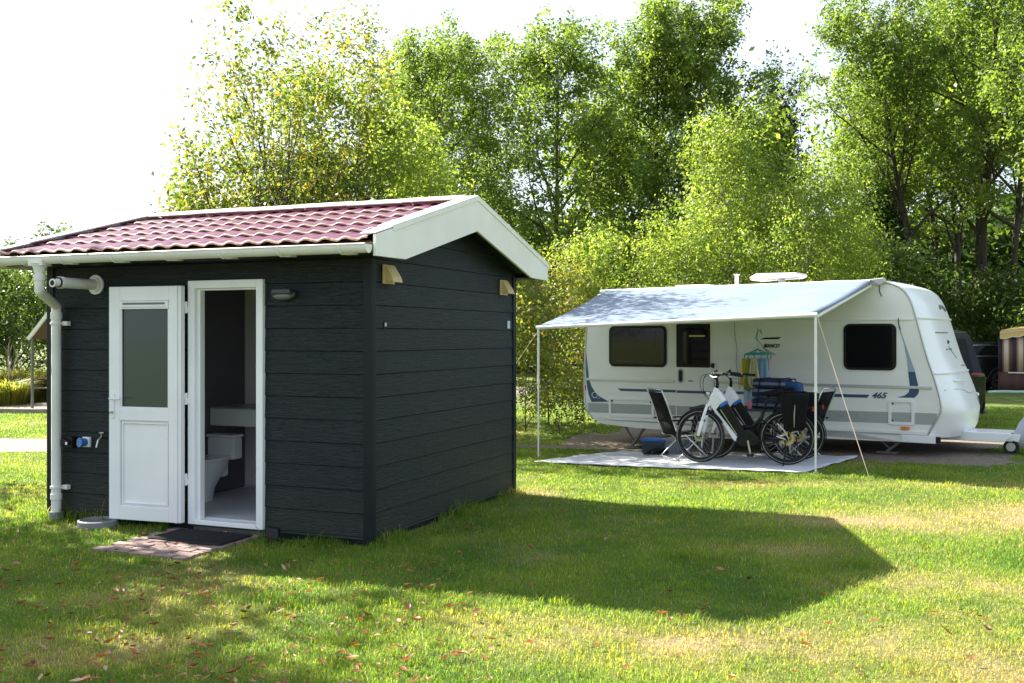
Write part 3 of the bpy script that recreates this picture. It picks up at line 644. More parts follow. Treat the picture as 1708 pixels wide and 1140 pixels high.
# decals
def cpx(u, v, w_=0):
    r = (u-854)/F; x0 = CO.x - w_*sa; y0 = CO.y + w_*ca; s = (y0*r-x0)/(ca-sa*r); return s, 1.6-(v-562)/F*(y0+s*sa)
def decal(name, pts, mt, px=True, d=.003, lab=None):
    P = [cpx(*p) for p in pts] if px else pts
    m = MB(); m.prism(P, (0, -d, 0), (1, 0, 0), (0, 0, 1), (0, d-.0005, 0)); return m.build(name, mt, cv)
decal('grey_band', [(.02, .345), (.0, .50), (5.47, .545), (5.42, .385)], GREYD, False, .002)
decal('navy_stripe', [(.55, .755), (.62, .715), (4.53, .73), (4.56, .775)], NAVY, False)
q = lambda L_: [(860+x/3.166, 440+y/3.166) for x, y in L_]
decal('rear_swoosh', q([(374, 470), (388, 610), (402, 650), (432, 695), (494, 730), (401, 731), (385, 690), (376, 640), (372, 560)]), NAVY)
q7 = lambda L_: [(1340+x/3.166, 440+y/3.166) for x, y in L_]
decal('front_swoosh', q7([(553, 570), (590, 570), (606, 640), (611, 672), (606, 690), (586, 709), (496, 707), (535, 697), (556, 680), (562, 655), (560, 630)]), NAVY)
decal('front_fade', q7([(500, 330), (512, 345), (548, 450), (590, 568), (553, 568), (545, 500), (530, 420)]), FADED)
for k in range(3): decal('window_square', [(4.13+.14*k, .44), (4.22+.14*k, .44), (4.20+.14*k, .51), (4.11+.14*k, .51)], SILV, False, .004)
Mside = lambda s, z: Matrix(((1, 0, 0, s), (0, 0, -1, -.0045), (0, 1, 0, z), (0, 0, 0, 1)))
text('model_number', '465', .11, NAVY, cv, Mside(cpx(1465.5, 662)[0], .765), width=.215, shear=.35, off=.004)
q2 = lambda L_: [(1230+x/14.24, 540+y/14.24) for x, y in L_]
text('side_lettering', 'BIANCO', .075, BLACKP, cv, Mside(cpx(1286.5, 577.5)[0], 1.462), width=.25, shear=.4, off=.003)
decal('logo_stroke', q2([(540, 380), (640, 335), (1045, 322), (970, 372), (700, 375)]), BLACKP)
decal('logo_stroke', q2([(500, 420), (530, 440), (620, 560), (780, 670), (940, 745), (760, 745), (640, 620)]), GREYD)
WHD = mat('white_decal', (.8, .8, .8), .4)
m = MB(); c0 = cpx(993, 659)
m.tube([(c0[0]+.05*math.cos(a)-.01, -.006, c0[1]+.045*math.sin(a)) for a in [R(40+290*k/12) for k in range(13)]], [.003+.004*math.sin(math.pi*k/12) for k in range(13)], 5)
m.tube([(c0[0]+.065, -.006, c0[1]+.05), (c0[0]+.02, -.006, c0[1]-.05), (c0[0]+.09, -.006, c0[1]-.05)], .004, 5); m.build('rear_emblem', WHD, cv)
# windows
def cwin(s0, z0, s1, z1, curtain=True):
    m = MB(); m.prism(rrect(s0, z0, s1, z1, .09), (0, -.022, 0), (1, 0, 0), (0, 0, 1), (0, .021, 0)); f = m.build('window', BLACKP, cv, bevel=.006)
    m = MB(); m.prism(rrect(s0+.035, z0+.035, s1-.035, z1-.03, .07), (0, -.030, 0), (1, 0, 0), (0, 0, 1), (0, .0075, 0)); m.build('pane', WINBLK, f, bevel=.004)
    return f
w1 = cwin(.405, 1.115, 1.43, 1.775)
m = MB(); m.tube(smooth_curve([(1.25, -.031, 1.69), (1.23, -.031, 1.50), (1.235, -.031, 1.33), (1.30, -.031, 1.21), (1.33, -.031, 1.20)], 3), .004, 5); m.tube([(.55, -.031, 1.205), (1.20, -.031, 1.205)], .006, 5); m.build('curtain_edge', mat('curtain', (.10, .095, .08), .6), w1, smooth='all')
cwin(4.20, 1.125, 4.93, 1.785)
# door
m = MB(); m.prism(rrect(1.588, .29, 2.19, 1.825, .03), (0, -.014, 0), (1, 0, 0), (0, 0, 1), (0, .013, 0)); cdoor = m.build('door', CARAV, cv, bevel=.004)
m = MB(); m.prism(rrect(1.60, 1.12, 2.165, 1.80, .02), (0, -.024, 0), (1, 0, 0), (0, 0, 1), (0, .0095, 0)); dw = m.build('window', BLACKP, cdoor, bevel=.003)
m = MB(); m.prism(rrect(1.72, 1.17, 2.12, 1.74, .08), (0, -.030, 0), (1, 0, 0), (0, 0, 1), (0, .0055, 0)); m.build('pane', WINBLK, dw, bevel=.003)
m = MB(); m.box(1.82, 2.08, -.033, -.0305, 1.60, 1.625); m.build('blind_bar', IVORY, dw)
m = MB(); m.prism(rrect(1.625, .87, 1.72, 1.10, .045), (0, -.02, 0), (1, 0, 0), (0, 0, 1), (0, .0055, 0)); hh = m.build('handle_recess', GREYD, cdoor, bevel=.002)
m = MB(); m.prism(rrect(1.648, .895, 1.70, 1.07, .02), (0, -.036, 0), (1, 0, 0), (0, 0, 1), (0, .015, 0)); m.build('handle', BLACKP, hh, bevel=.006)
m = MB(); m.box(1.80, 1.88, -.017, -.0145, .90, .915); m.build('door_badge', BLACKP, cdoor)
m = MB(); m.box(1.603, 2.178, -.017, -.0145, .715, .755); m.build('navy_stripe', NAVY, cdoor); m = MB(); m.box(1.603, 2.178, -.0165, -.0145, .36, .51); m.build('grey_band', GREYD, cdoor)
m = MB(); m.box(2.19, 2.225, -.04, -.002, 1.12, 1.19); m.tube([(2.21, -.04, 1.15), (2.21, -.07, 1.15)], .02, 10); m.build('door_catch', BLACKP, cv)
# service hatches
for s0, z0, s1, z1 in ((.40, .29, 1.21, .61), (4.82, .365, 5.17, .72)):
    m = MB(); o_, i_ = rrect(s0, z0, s1, z1, .03, 3), rrect(s0+.04, z0+.04, s1-.04, z1-.04, .02, 3); n_ = len(o_)
    V = [(p[0], y, p[1]) for y in (-.018, -.001) for P in (o_, i_) for p in P]; Fc = []
    for k in range(n_):
        k2 = (k+1) % n_; Fc += [(k, k2, n_+k2, n_+k), (k, 2*n_+k, 2*n_+k2, k2), (n_+k, n_+k2, 3*n_+k2, 3*n_+k)]
    m.add(V, Fc); ht = m.build('service_hatch', CARAVF, cv, bevel=.003)
    for hx, hz_ in ((s0+.06, z1-.06), (s1-.06 if s1 < 2 else s0+.06, z1-.06 if s1 < 2 else z0+.06)): m = MB(); m.tube([(hx, -.008, hz_), (hx, -.018, hz_)], .012, 10); m.build('hatch_lock', BLACKP, ht)
m = MB(); m.prism(rrect(4.99, .30, 5.11, .345, .02), (0, -.03, 0), (1, 0, 0), (0, 0, 1), (0, .0075, 0)); m.build('side_marker', mat('amber_lens', (.75, .22, .02), .2), cv, bevel=.004)
m = MB(); m.prism(rrect(-.10, .70, -.02, .80, .02), (0, .0, 0), (1, 0, 0), (0, 0, 1), (0, .12, 0)); m.build('tail_light', mat('red_lens', (.55, .02, .02), .2), cv, bevel=.01)
# nose details
def nose(z, w_, d=.004):
    s = np.interp(z, [p[1] for p in profc[::-1] if p[0] > 4.9], [p[0] for p in profc[::-1] if p[0] > 4.9])
    return Vector((float(s)+bulge(5, z, w_)+d, w_, z))
def nose_tube(name, pts, r, mt, n=6): m = MB(); m.tube([nose(z, w_, r*.3) for z, w_ in pts], r, n); return m.build(name, mt, cv, smooth='all')
wl_ = [CW*k/24 for k in range(25)]
nose_tube('nose_rail', [(1.86, a) for a in wl_], .018, CARAVF)
nose_tube('nose_rail', [(1.09, a) for a in wl_], .016, CARAVF)
for z, a, b, r in ((1.66, .45, 1.25, .008), (1.42, .75, .98, .008), (1.42, 1.0, 1.15, .011), (1.17, 1.45, 2.0, .010)):
    nose_tube('nose_mark', [(z, a+(b-a)*k/8) for k in range(9)], r, mat('mark_grey', (.13, .15, .16), .4))
nose_tube('nose_mark', [(1.50, 1.0), (1.54, 1.06), (1.52, 1.12)], .012, BLACKP); nose_tube('nose_mark', [(1.46, 1.0), (1.36, 1.16), (1.28, 1.30)], .006, GREYP)
nose_tube('nose_emblem', [(2.02, 1.30), (2.06, 1.38), (2.05, 1.55), (2.0, 1.68)], .022, GREYP)
m = MB(); P = [nose(.985, .45), nose(.985, .5, .045), nose(.965, .9, .045), nose(.965, .95)]; m.tube(P, .014, 8); m.build('grab_handle', WHITE, cv, smooth=True)
m = MB(); P = [nose(.72, 2.12, .0), nose(.71, 2.2, .06)]; m.tube(P, .03, 8); m.build('marker_light', WHITE, cv, smooth=True)
m = MB()
for k, (w_, ww) in enumerate(((1.72, .16), )):
    P = [nose(z, a, .006) for z, a in ((.62, w_), (.62, w_+ww), (.75, w_+ww), (.75, w_))]; m.add(P, [(0, 1, 2, 3)])
nb = m.build('nose_plate', GREYD, cv)
# seam lines on lower nose cover
nose_tube('cover_seam', [(.86, .10), (.87, .4), (.84, .8), (.78, 1.1), (.79, 1.5), (.86, 2.0)], .006, GREYD)
# chassis, drawbar, jockey wheel, steadies, road wheel
m = MB(); m.bar((4.6, .55, .17), (6.75, 1.13, .17), .06, .10); m.bar((4.6, 1.75, .17), (6.75, 1.17, .17), .06, .10); m.bar((.3, .55, .19), (4.6, .55, .19), .06, .1); m.bar((.3, 1.75, .19), (4.6, 1.75, .19), .06, .1)
m.bar((6.1, .8, .17), (6.1, 1.5, .17), .05, .05); m.build('chassis', CARAVF, cv, bevel=.004)
m = MB(); m.box(5.45, 6.25, .72, 1.58, .205, .235); m.prism([(5.45, .13), (6.2, .13), (6.3, .20), (6.3, .26), (5.45, .26)], (0, .66, 0), (1, 0, 0), (0, 0, 1), (0, .05, 0)); m.build('drawbar_cover', CARAVF, cv, bevel=.01)
m = MB(); m.box(6.6, 6.95, 1.09, 1.21, .14, .26); m.build('coupling', STEEL, cv, bevel=.02)
def wheel_(mbt, mbr, c, R_, wd):
    c = Vector(c); mbt.lathe([(R_*.62, -wd/2), (R_*.92, -wd/2), (R_, -wd*.3), (R_, wd*.3), (R_*.92, wd/2), (R_*.62, wd/2)], c, (0, 1, 0), n=28, cap=False)
    mbr.lathe([(R_*.63, -wd*.42), (R_*.5, -wd*.3), (R_*.2, -wd*.35), (R_*.1, -wd*.4)], c, (0, 1, 0), n=28); mbr.lathe([(R_*.63, wd*.42), (R_*.5, wd*.3), (.01, wd*.3)], c, (0, 1, 0), n=28, cap=False)
m1, m2 = MB(), MB(); wz = G(*c2w(3.06, .12).xy)+.31
wheel_(m1, m2, (3.06, .13, wz), .31, .19); rw = m1.build('wheel', BLACKR, cv, smooth=True); m2.build('rim', STEEL, rw, smooth=True)
m1, m2 = MB(), MB(); wheel_(m1, m2, (3.06, 2.17, wz), .31, .19); rw = m1.build('wheel', BLACKR, cv, smooth=True); m2.build('rim', STEEL, rw, smooth=True)
js, jw = 6.26, 1.0; jg = G(*c2w(js, jw).xy)
m1, m2 = MB(), MB(); wheel_(m1, m2, (js, jw, jg+.10), .10, .055); jk = m1.build('jockey_wheel', BLACKR, cv, smooth=True); m2.build('hub', STEEL, jk)
m = MB(); m.bar((js+.0, jw+.04, jg+.10), (js+.18, jw+.045, jg+.12), .012, .03); m.tube([(js+.18, jw+.06, jg+.12), (js+.18, jw+.07, .55)], .024, 10); m.build('jockey_stem', STEEL, jk)
for s_, dr_ in ((.72, -1), (4.78, -1)):
    for w_ in (.30, 2.0):
        p = c2w(s_, w_); gz = G(p.x, p.y); m = MB()
        m.bar((s_+.22, w_, .17), (s_-.06, w_, gz+.02), .05, .035); m.bar((s_-.22, w_+.02, .17), (s_-.02, w_+.02, gz+.08), .03, .025); m.box(s_-.18, s_+.10, w_-.07, w_+.07, gz+.006, gz+.03); m.build('corner_steady', mat('galvanised', (.20, .20, .19), .5, metal=.6), cv)
# roof furniture
m = MB(); m.lathe([(.028, 0), (.028, .17), (.042, .171), (.042, .19), (.0, .195)], (cpx(1229, 470, .35)[0], .35, 2.385), n=14); m.build('roof_flue', WHITE, cv, smooth=True)
ss, sz = cpx(1299, 462, .7)
m = MB(); m.prism([(-.38, .10), (.30, .13), (.36, .155), (.36, .20), (-.28, .205), (-.38, .155)], (ss, .45, 2.38), (1, 0, 0), (0, 0, 1), (0, .55, 0)); m.lathe([(.06, 0), (.05, .12)], (ss+.05, .7, 2.385), n=12); m.build('satellite_dish', mat('dish_grey', (.55, .53, .55), .45), cv, bevel=.02)
for s0, s1, w0 in ((1.35, 1.95, .5), (3.75, 4.15, .5)): m = MB(); m.box(s0, s1, w0, w0+.6, 2.385, 2.44); m.build('roof_hatch', CARAVF, cv, bevel=.02, seg=3)
# awning
aw = MB(); lt, rt_ = Vector((.608, -2.56, 1.73)), Vector((4.556, -2.56, 1.865)); TL, TR = Vector((.36, -.05, 2.335)), Vector((4.62, -.05, 2.372))
rows = []
for i in range(17):
    t = i/16; rows.append([])
    for j in range(33):
        u = j/32; p = (TL*(1-u)+TR*u)*(1-t) + (lt*(1-u)+rt_*u)*t; p = p + Vector((0, 0, .025-.035*math.sin(math.pi*t) - .012*math.sin(math.pi*t)*math.sin(u*19))); rows[-1].append(tuple(p))
aw.grid(rows); awn = aw.build('awning', AWNF, cv, smooth='all', solid=.003)
m = MB(); m.tube([TL+Vector((-.1, .02, .0)), TR+Vector((.06, .02, 0))], .04, 12); m.build('roller_tube', WHITEM, awn, smooth=True)
m = MB(); m.tube([lt+Vector((-.03, 0, 0)), rt_+Vector((.02, 0, 0))], .028, 12); m.build('front_rail', WHITEM, awn, smooth=True)
for nm, top in (('l', lt), ('r', rt_)):
    p = c2w(top.x, top.y); gz = G(p.x, p.y); m = MB(); m.tube([(top.x, top.y, top.z), (top.x, top.y, .95)], .017, 10); m.tube([(top.x, top.y, .97), (top.x, top.y, gz+.01)], .013, 10); m.lathe([(.022, 0), (.022, .05)], (top.x, top.y, .93), n=10)
    m.box(top.x-.03, top.x+.03, top.y-.03, top.y+.03, gz-.005, gz+.012); m.build('awning_leg', WHITEM, awn, smooth=True)
for s_, a, b in ((1, Vector((.55, -.06, 2.24)), lt+Vector((.03, .03, -.02))), (1, Vector((4.60, -.06, 2.33)), rt_+Vector((0, .03, -.02)))):
    m = MB(); m.bar(a, b, .025, .035); m.build('awning_arm', WHITEM, awn, bevel=.003)
m = MB(); m.prism([(-.10, .03), (.12, .05), (.14, -.01), (.06, -.06), (-.02, -.01)], (4.66, -.10, 2.38), (1, 0, 0), (0, 0, 1), (0, .09, 0)); m.build('cassette_cap', mat('cap_grey', (.45, .46, .48), .4), awn, bevel=.01)
def inv(x, y, z): s_, w_ = w2c(x, y); return Vector((s_, w_, z))
ROPE = mat('rope', (.58, .48, .40), .8)
for a, b in ((rt_+Vector((.02, 0, -.02)), inv(4.16, 12.0, G(4.16, 12.0)+.0)), (lt+Vector((0, 0, -.04)), inv(-.85, 15.0, G(-.85, 15)+.0))):
    m = MB(); m.tube([a, a*.5+b*.5+Vector((0, 0, -.01)), b], .005, 5); m.build('guy_rope', ROPE, awn)
# cable on the side wall
m = MB(); m.tube(smooth_curve([(2.56, -.02, 1.83), (2.57, -.02, 1.6), (2.60, -.02, 1.4), (2.585, -.02, 1.2), (2.62, -.02, 1.0), (2.64, -.03, .8)], 3), .004, 5); m.build('cable', GREYP, cv)
for s_, z_ in ((4.70, 2.27), (4.96, 1.80)):
    m = MB(); m.tube([(s_, -.03, z_+.06), (s_+.005, -.035, z_-.03), (s_+.03, -.03, z_-.10)], .007, 6); m.build('awning_strap', BLACKP, cv)

# grey hood cover on the coupling
cc = c2w(6.66, 1.15); hc = empty('coupling_cover', (cc.x, cc.y, 0), CA, 'loose light grey fabric cover draped over the drawbar coupling', 'cover')
m = MB(); rr = []
for k, (z, rx, ry) in enumerate([(.05, .36, .20), (.12, .40, .24), (.25, .38, .22), (.40, .30, .18), (.52, .20, .13), (.60, .10, .08), (.63, .02, .02)]):
    rr.append([(rx*math.cos(a)*(1+.07*math.sin(a*5+k)), ry*math.sin(a)*(1+.07*math.cos(a*4)), z+.02*math.sin(a*3)) for a in [2*math.pi*i/24 for i in range(25)]])
m.grid(rr); m.build('hood', mat('cover_cloth', (.42, .44, .48), .8, bump=.3, nscale=8), hc, smooth='all')

# ------------------------------------------------------------------ BICYCLES
WHT = mat('bike_white', (.78, .79, .82), .25); BBLUE = mat('bike_blue', (.02, .16, .55), .3); BBLK = mat('bike_black', (.006, .0065, .008), .4, spec=.3); GOLD = mat('brake_disc', (.55, .42, .22), .35, metal=.8); SPOKE = mat('spoke', (.5, .5, .52), .35, metal=.9)
def bike_wheel(R_, w_, name, parent, loc, rz=0, disc_r=.09):
    h = bpy.data.objects.new(name, None)
    m = MB(); n = 40; pr = [(R_-.045, -.014), (R_-.03, -.024), (R_-.008, -.02), (R_, 0), (R_-.008, .02), (R_-.03, .024), (R_-.045, .014)]
    V = []; 
    for k in range(n):
        a = 2*math.pi*k/n; V += [(r*math.cos(a), o_, r*math.sin(a)) for r, o_ in pr]
    q = len(pr); Fc = [(k*q+j, k*q+(j+1) % q, ((k+1) % n)*q+(j+1) % q, ((k+1) % n)*q+j) for k in range(n) for j in range(q)]
    m.add(V, Fc); ty = m.build(name, BLACKR, parent, smooth='all'); ty.location = loc; ty.rotation_euler = (0, 0, rz)
    m = MB(); pr = [(R_-.066, -.009), (R_-.046, -.013), (R_-.040, -.0125), (R_-.040, .0125), (R_-.046, .013), (R_-.066, .009)]; V = []; q = len(pr)
    for k in range(n):
        a = 2*math.pi*k/n; V += [(r*math.cos(a), o_, r*math.sin(a)) for r, o_ in pr]
    m.add(V, [(k*q+j, k*q+(j+1) % q, ((k+1) % n)*q+(j+1) % q, ((k+1) % n)*q+j) for k in range(n) for j in range(q)]); m.build('rim', BBLK, ty, smooth='all')
    m = MB()
    rs = R_-.027
    m.tube([(rs*math.cos(2*math.pi*k/n), .0235, rs*math.sin(2*math.pi*k/n)) for k in range(n)], .0035, 5, closed=True); m.build('reflective_band', SPOKE, ty)
    m = MB()
    for k in range(28):
        a = 2*math.pi*k/28; b = a+(.5 if k % 2 else -.5); sgn = 1 if k % 4 < 2 else -1
        m.tube([(.024*math.cos(b), sgn*.022, .024*math.sin(b)), ((R_-.06)*math.cos(a), 0, (R_-.06)*math.sin(a))], .0013, 3, cap=False)
    m.build('spokes', SPOKE, ty)
    m = MB(); m.lathe([(.014, -.055), (.014, -.035), (.028, -.03), (.02, -.01), (.02, .01), (.028, .03), (.014, .035), (.014, .055)], (0, 0, 0), (0, 1, 0), n=16); m.build('hub', BBLK, ty, smooth=True)
    m = MB(); m.lathe([(disc_r*.6, .034), (disc_r, .034), (disc_r, .037), (disc_r*.6, .037), (disc_r*.6, .034)], (0, 0, 0), (0, 1, 0), n=28, cap=False)
    for k in range(5): a = k*2*math.pi/5; m.bar((.02*math.cos(a), .0355, .02*math.sin(a)), (disc_r*.65*math.cos(a+.4), .0355, disc_r*.65*math.sin(a+.4)), .012, .003, (0, 1, 0))
    m.build('brake_disc', GOLD if disc_r > .08 else STEEL, ty); return ty
def make_bike(steer):
    b = empty('electric_bicycle', (0, 0, 0)); R_ = .345; A = (0, 0, R_); Fx = 1.10
    bike_wheel(R_, .05, 'rear_wheel', b, A)
    hd = Vector((.925, 0, .84)); fa = Vector((Fx, 0, R_)); ax = (Vector((.885, 0, .98))-Vector((1.0, 0, .70))).normalized()
    MR = Matrix.Translation(Vector((.885, 0, .98))) @ Matrix.Rotation(steer, 4, ax) @ Matrix.Translation(-Vector((.885, 0, .98)))
    def T(p): return MR @ Vector(p)
    fw = bike_wheel(R_, .05, 'front_wheel', b, T(fa), 0, .07); fw.rotation_euler = (Matrix.Rotation(steer, 3, ax)).to_euler()
    m = MB()
    for s_ in (-1, 1):
        m.tube([T((.985, s_*.065, .745)), T((1.03, s_*.068, .60)), T((1.06, s_*.068, .50))], .019, 10); m.tube([T((1.045, s_*.068, .54)), T((1.085, s_*.066, .40)), T((Fx, s_*.06, R_))], [.026, .022, .017], 10)
    m.tube([T((.985, -.07, .745)), T((.975, 0, .765)), T((.985, .07, .745))], .022, 8); m.tube([T((1.045, -.068, .55)), T((1.0, -.04, .61)), T((1.0, .04, .61)), T((1.045, .068, .55))], .014, 8); m.build('fork', WHT, b, smooth='all')
    # frame
    m = MB(); m.tube([(.975, 0, .765), (.885, 0, .98)], .033, 12); m.tube([(.895, 0, .955), (.865, 0, .90), (.80, 0, .80)], [.03, .045, .05], 10)
    m.prism([(.995, .745), (.975, .80), (.895, .965), (.867, .965), (.785, .80), (.845, .765)], (0, -.034, 0), (1, 0, 0), (0, 0, 1), (0, .068, 0))
    m.prism([(.975, .76), (.84, .77), (.885, .69), (.60, .32), (.645, .285), (.67, .30)], (0, -.030, 0), (1, 0, 0), (0, 0, 1), (0, .060, 0))
    fr = m.build('frame', WHT, b, bevel=.010, smooth=True, seg=3)
    m = MB(); m.prism([(.845, .765), (.765, .81), (.52, .42), (.60, .32), (.895, .70)], (0, -.037, 0), (1, 0, 0), (0, 0, 1), (0, .074, 0)); bt = m.build('battery', BBLK, b, bevel=.012, seg=3)
    m = MB(); m.prism([(.855, .762), (.757, .815), (.735, .785), (.835, .728)], (0, -.040, 0), (1, 0, 0), (0, 0, 1), (0, .080, 0)); m.build('battery_cap', BBLUE, bt, bevel=.008)
    m = MB()
    for sy in (-.0385, .0385): m.bar((.835, sy, .70), (.63, sy, .38), .004, .010, (1, 0, 0))
    m.build('frame_lettering', SPOKE, bt)
    m = MB(); m.prism([(.60, .385), (.50, .46), (.40, .40), (.34, .33), (.38, .25), (.50, .215), (.62, .25), (.645, .31)], (0, -.055, 0), (1, 0, 0), (0, 0, 1), (0, .11, 0)); mo = m.build('motor', BBLK, b, bevel=.02, seg=3)
    m = MB(); m.tube([(.40, 0, .36), (.335, 0, .55), (.29, 0, .70)], .021, 10); m.tube([(.30, 0, .68), (.225, 0, .90)], .0145, 10); m.lathe([(.025, 0), (.025, .04)], (.297, 0, .675), (-.3, 0, 1), n=12)
    for s_ in (-1, 1):
        m.tube([(.44, s_*.045, .30), (.22, s_*.06, .315), (0, s_*.068, R_)], .012, 8); m.tube([(.325, s_*.02, .58), (.15, s_*.06, .47), (0, s_*.068, R_)], .009, 8)
    m.tube([(.55, 0, .45), (.42, 0, .50), (.325, 0, .60)], .018, 8); m.build('seat_tube', BBLK, b, smooth='all')
    m = MB()
    m.tube([(.02, .075, R_-.005), (.13, .074, .375), (.02, .073, .40)], .010, 8); m.tube([(-.02, .072, .345), (.03, .074, .45), (.12, .07, .54)], .0085, 8); m.build('stay_accent', WHT, b, smooth='all')
    # saddle
    m = MB(); rr = []
    for x, wd, z, h in ((.045, .06, .95, .05), (.06, .10, .96, .075), (.12, .11, .955, .08), (.18, .085, .945, .07), (.24, .05, .94, .055), (.30, .025, .938, .035), (.34, .015, .935, .025)):
        rr.append([(x, wd*math.cos(a), z-.02+h*.55*math.sin(a)) for a in [2*math.pi*k/14 for k in range(15)]])
    m.grid(rr); m.add(rr[0][:-1], [tuple(range(14))]); m.add(rr[-1][:-1], [tuple(range(14))]); m.tube([(.12, .02, .925), (.21, 0, .90), (.28, .01, .925)], .008, 6); m.build('saddle', FABB, b, smooth='all')
    # handlebar
    m = MB(); m.tube([(.885, 0, .98), (.872, 0, 1.04)], .022, 10); 
    m.tube([T((.875, 0, 1.03)), T((.885, 0, 1.09)), T((.925, 0, 1.125))], .018, 10)
    hb = [T(p) for p in smooth_curve([(.66, .33, 1.15), (.78, .31, 1.16), (.88, .20, 1.165), (.925, .06, 1.13), (.925, -.06, 1.13), (.88, -.20, 1.165), (.78, -.31, 1.16), (.66, -.33, 1.15)], 3)]
    m.tube(hb, .012, 8); h_ = m.build('handlebar', BBLK, b, smooth='all')
    for s_ in (-1, 1):
        m = MB(); m.tube([T((.66, s_*.33, 1.15)), T((.78, s_*.31, 1.16))], .019, 10); m.build('grip', BLACKR, h_, smooth=True)
        m = MB(); m.tube([T((.83, s_*.27, 1.165)), T((.86, s_*.29, 1.135)), T((.78, s_*.36, 1.11)), T((.72, s_*.37, 1.115))], .006, 6); m.box(-.02, .02, -.015, .015, -.015, .015, Matrix.Translation(T((.84, s_*.26, 1.17)))); m.build('brake_lever', STEEL, h_, smooth=True)
    m = MB(); m.box(-.035, .035, -.03, .03, 0, .02, Matrix.Translation(T((.91, 0, 1.18))) @ Matrix.Rotation(.5, 4, 'Y')); m.tube([T((.92, .03, 1.14)), T((.91, 0, 1.18))], .01, 6); m.build('display', BBLK, h_, bevel=.005)
    m = MB(); m.lathe([(.005, -.045), (.02, -.035), (.03, 0), (.028, .006)], T((1.02, 0, .90)), (1, 0, -.1), n=16); m.bar(T((.985, 0, .77)), T((1.0, 0, .90)), .012, .006); m.build('headlamp', mat('lamp_silver', (.6, .6, .62), .25, metal=.5), b, smooth=True)
    m = MB()
    for k, yo in enumerate((.05, -.04, .02)):
        m.tube(smooth_curve([T((.90, yo+.12*(1 if k != 1 else -1), 1.16)), T((1.04+.03*k, yo, 1.12)), T((1.06+.02*k, yo*.6, .95)), T((.985, yo*.7, .83)), Vector((.93, .02, .80))], 4), .0035, 5)
    m.build('brake_cable', BBLK, b, smooth='all')
    # mudguards
    for nm, c, a0, a1, tr in (('rear', A, 20, 195, False), ('front', fa, 20, 150, True)):
        m = MB(); rr = []
        for k in range(19):
            a = R(a0+(a1-a0)*k/18); rr.append([])
            for wy, dr in ((-.028, -.008), (-.018, 0), (0, .004), (.018, 0), (.028, -.008)):
                p = Vector((c[0]+(R_+.014+dr)*math.cos(a), wy, c[2]+(R_+.014+dr)*math.sin(a))); rr[-1].append(T(p) if tr else p)
        m.grid(rr); m.build('mudguard', BBLK, b, smooth='all', solid=.003)
    # rack
    m = MB()
    for s_ in (-1, 1):
        m.tube([(.16, s_*.05, .735), (-.02, s_*.06, .74), (-.28, s_*.06, .74)], .006, 6); m.tube([(-.01, s_*.075, R_+.01), (-.06, s_*.062, .74)], .006, 6); m.tube([(-.01, s_*.075, R_+.01), (-.20, s_*.062, .735)], .005, 6)
    for x in (.0, -.14, -.28): m.tube([(x, -.06, .74), (x, .06, .74)], .005, 6)
    m.build('luggage_rack', BBLK, b, smooth='all')
    m = MB(); m.box(-.33, -.30, -.035, .035, .70, .76); m.build('tail_light', mat('bike_red', (.35, .02, .02), .25), b, bevel=.006)
    # crank
    m = MB(); m.bar((.49, .060, .30), (.49, -.060, .30), .02, .02); m.bar((.49, .065, .305), (.455, .075, .135), .022, .020, (0, 1, 0)); m.bar((.49, -.065, .295), (.525, -.075, .465), .022, .020, (0, 1, 0)); cr_ = m.build('crank', STEEL, b)
    m = MB(); m.box(.41, .50, .09, .18, .122, .148); m.build('pedal', BBLK, cr_, bevel=.005); m = MB(); m.box(.48, .57, -.18, -.09, .452, .478); m.build('pedal', BBLK, cr_, bevel=.005)
    m = MB(); m.tube([(.49+.085*math.cos(a), -.062, .30+.085*math.sin(a)) for a in [2*math.pi*k/24 for k in range(24)]], .006, 5, closed=True); m.tube([(.49, -.062, .385), (0, -.062, .385)], .005, 5); m.tube([(.49, -.062, .215), (0, -.062, .30)], .005, 5)
    m.lathe([(.045, -.066), (.045, -.058)], (0, 0, R_), (0, 1, 0), n=18); m.build('chain', BBLK, b)
    m = MB(); m.tube([(.03, .08, .33), (.01, .11, .20), (.05, .17, .015)], .008, 6); m.bar((.03, .17, .012), (.075, .17, .012), .02, .012); m.build('kickstand', BBLK, b, smooth=True)
    return b
BA = math.atan2(.30, -1.005)
bk = make_bike(R(-20)); bk.location = (3.53, 13.22, G(3.47, 13.22)+.03); bk.rotation_euler = (R(-4), 0, BA)
tag(bk, 'nearest white and blue electric bicycle, black pannier facing the camera', 'bicycle', 'electric bicycles parked under the awning')
b2 = copy_tree(bk); b2.location = (3.83, 13.80, G(3.76, 13.8)+.03); b2.rotation_euler = (R(-4), 0, BA+.02)
tag(b2, 'second white and blue electric bicycle, standing behind the nearer one beside the table', 'bicycle')
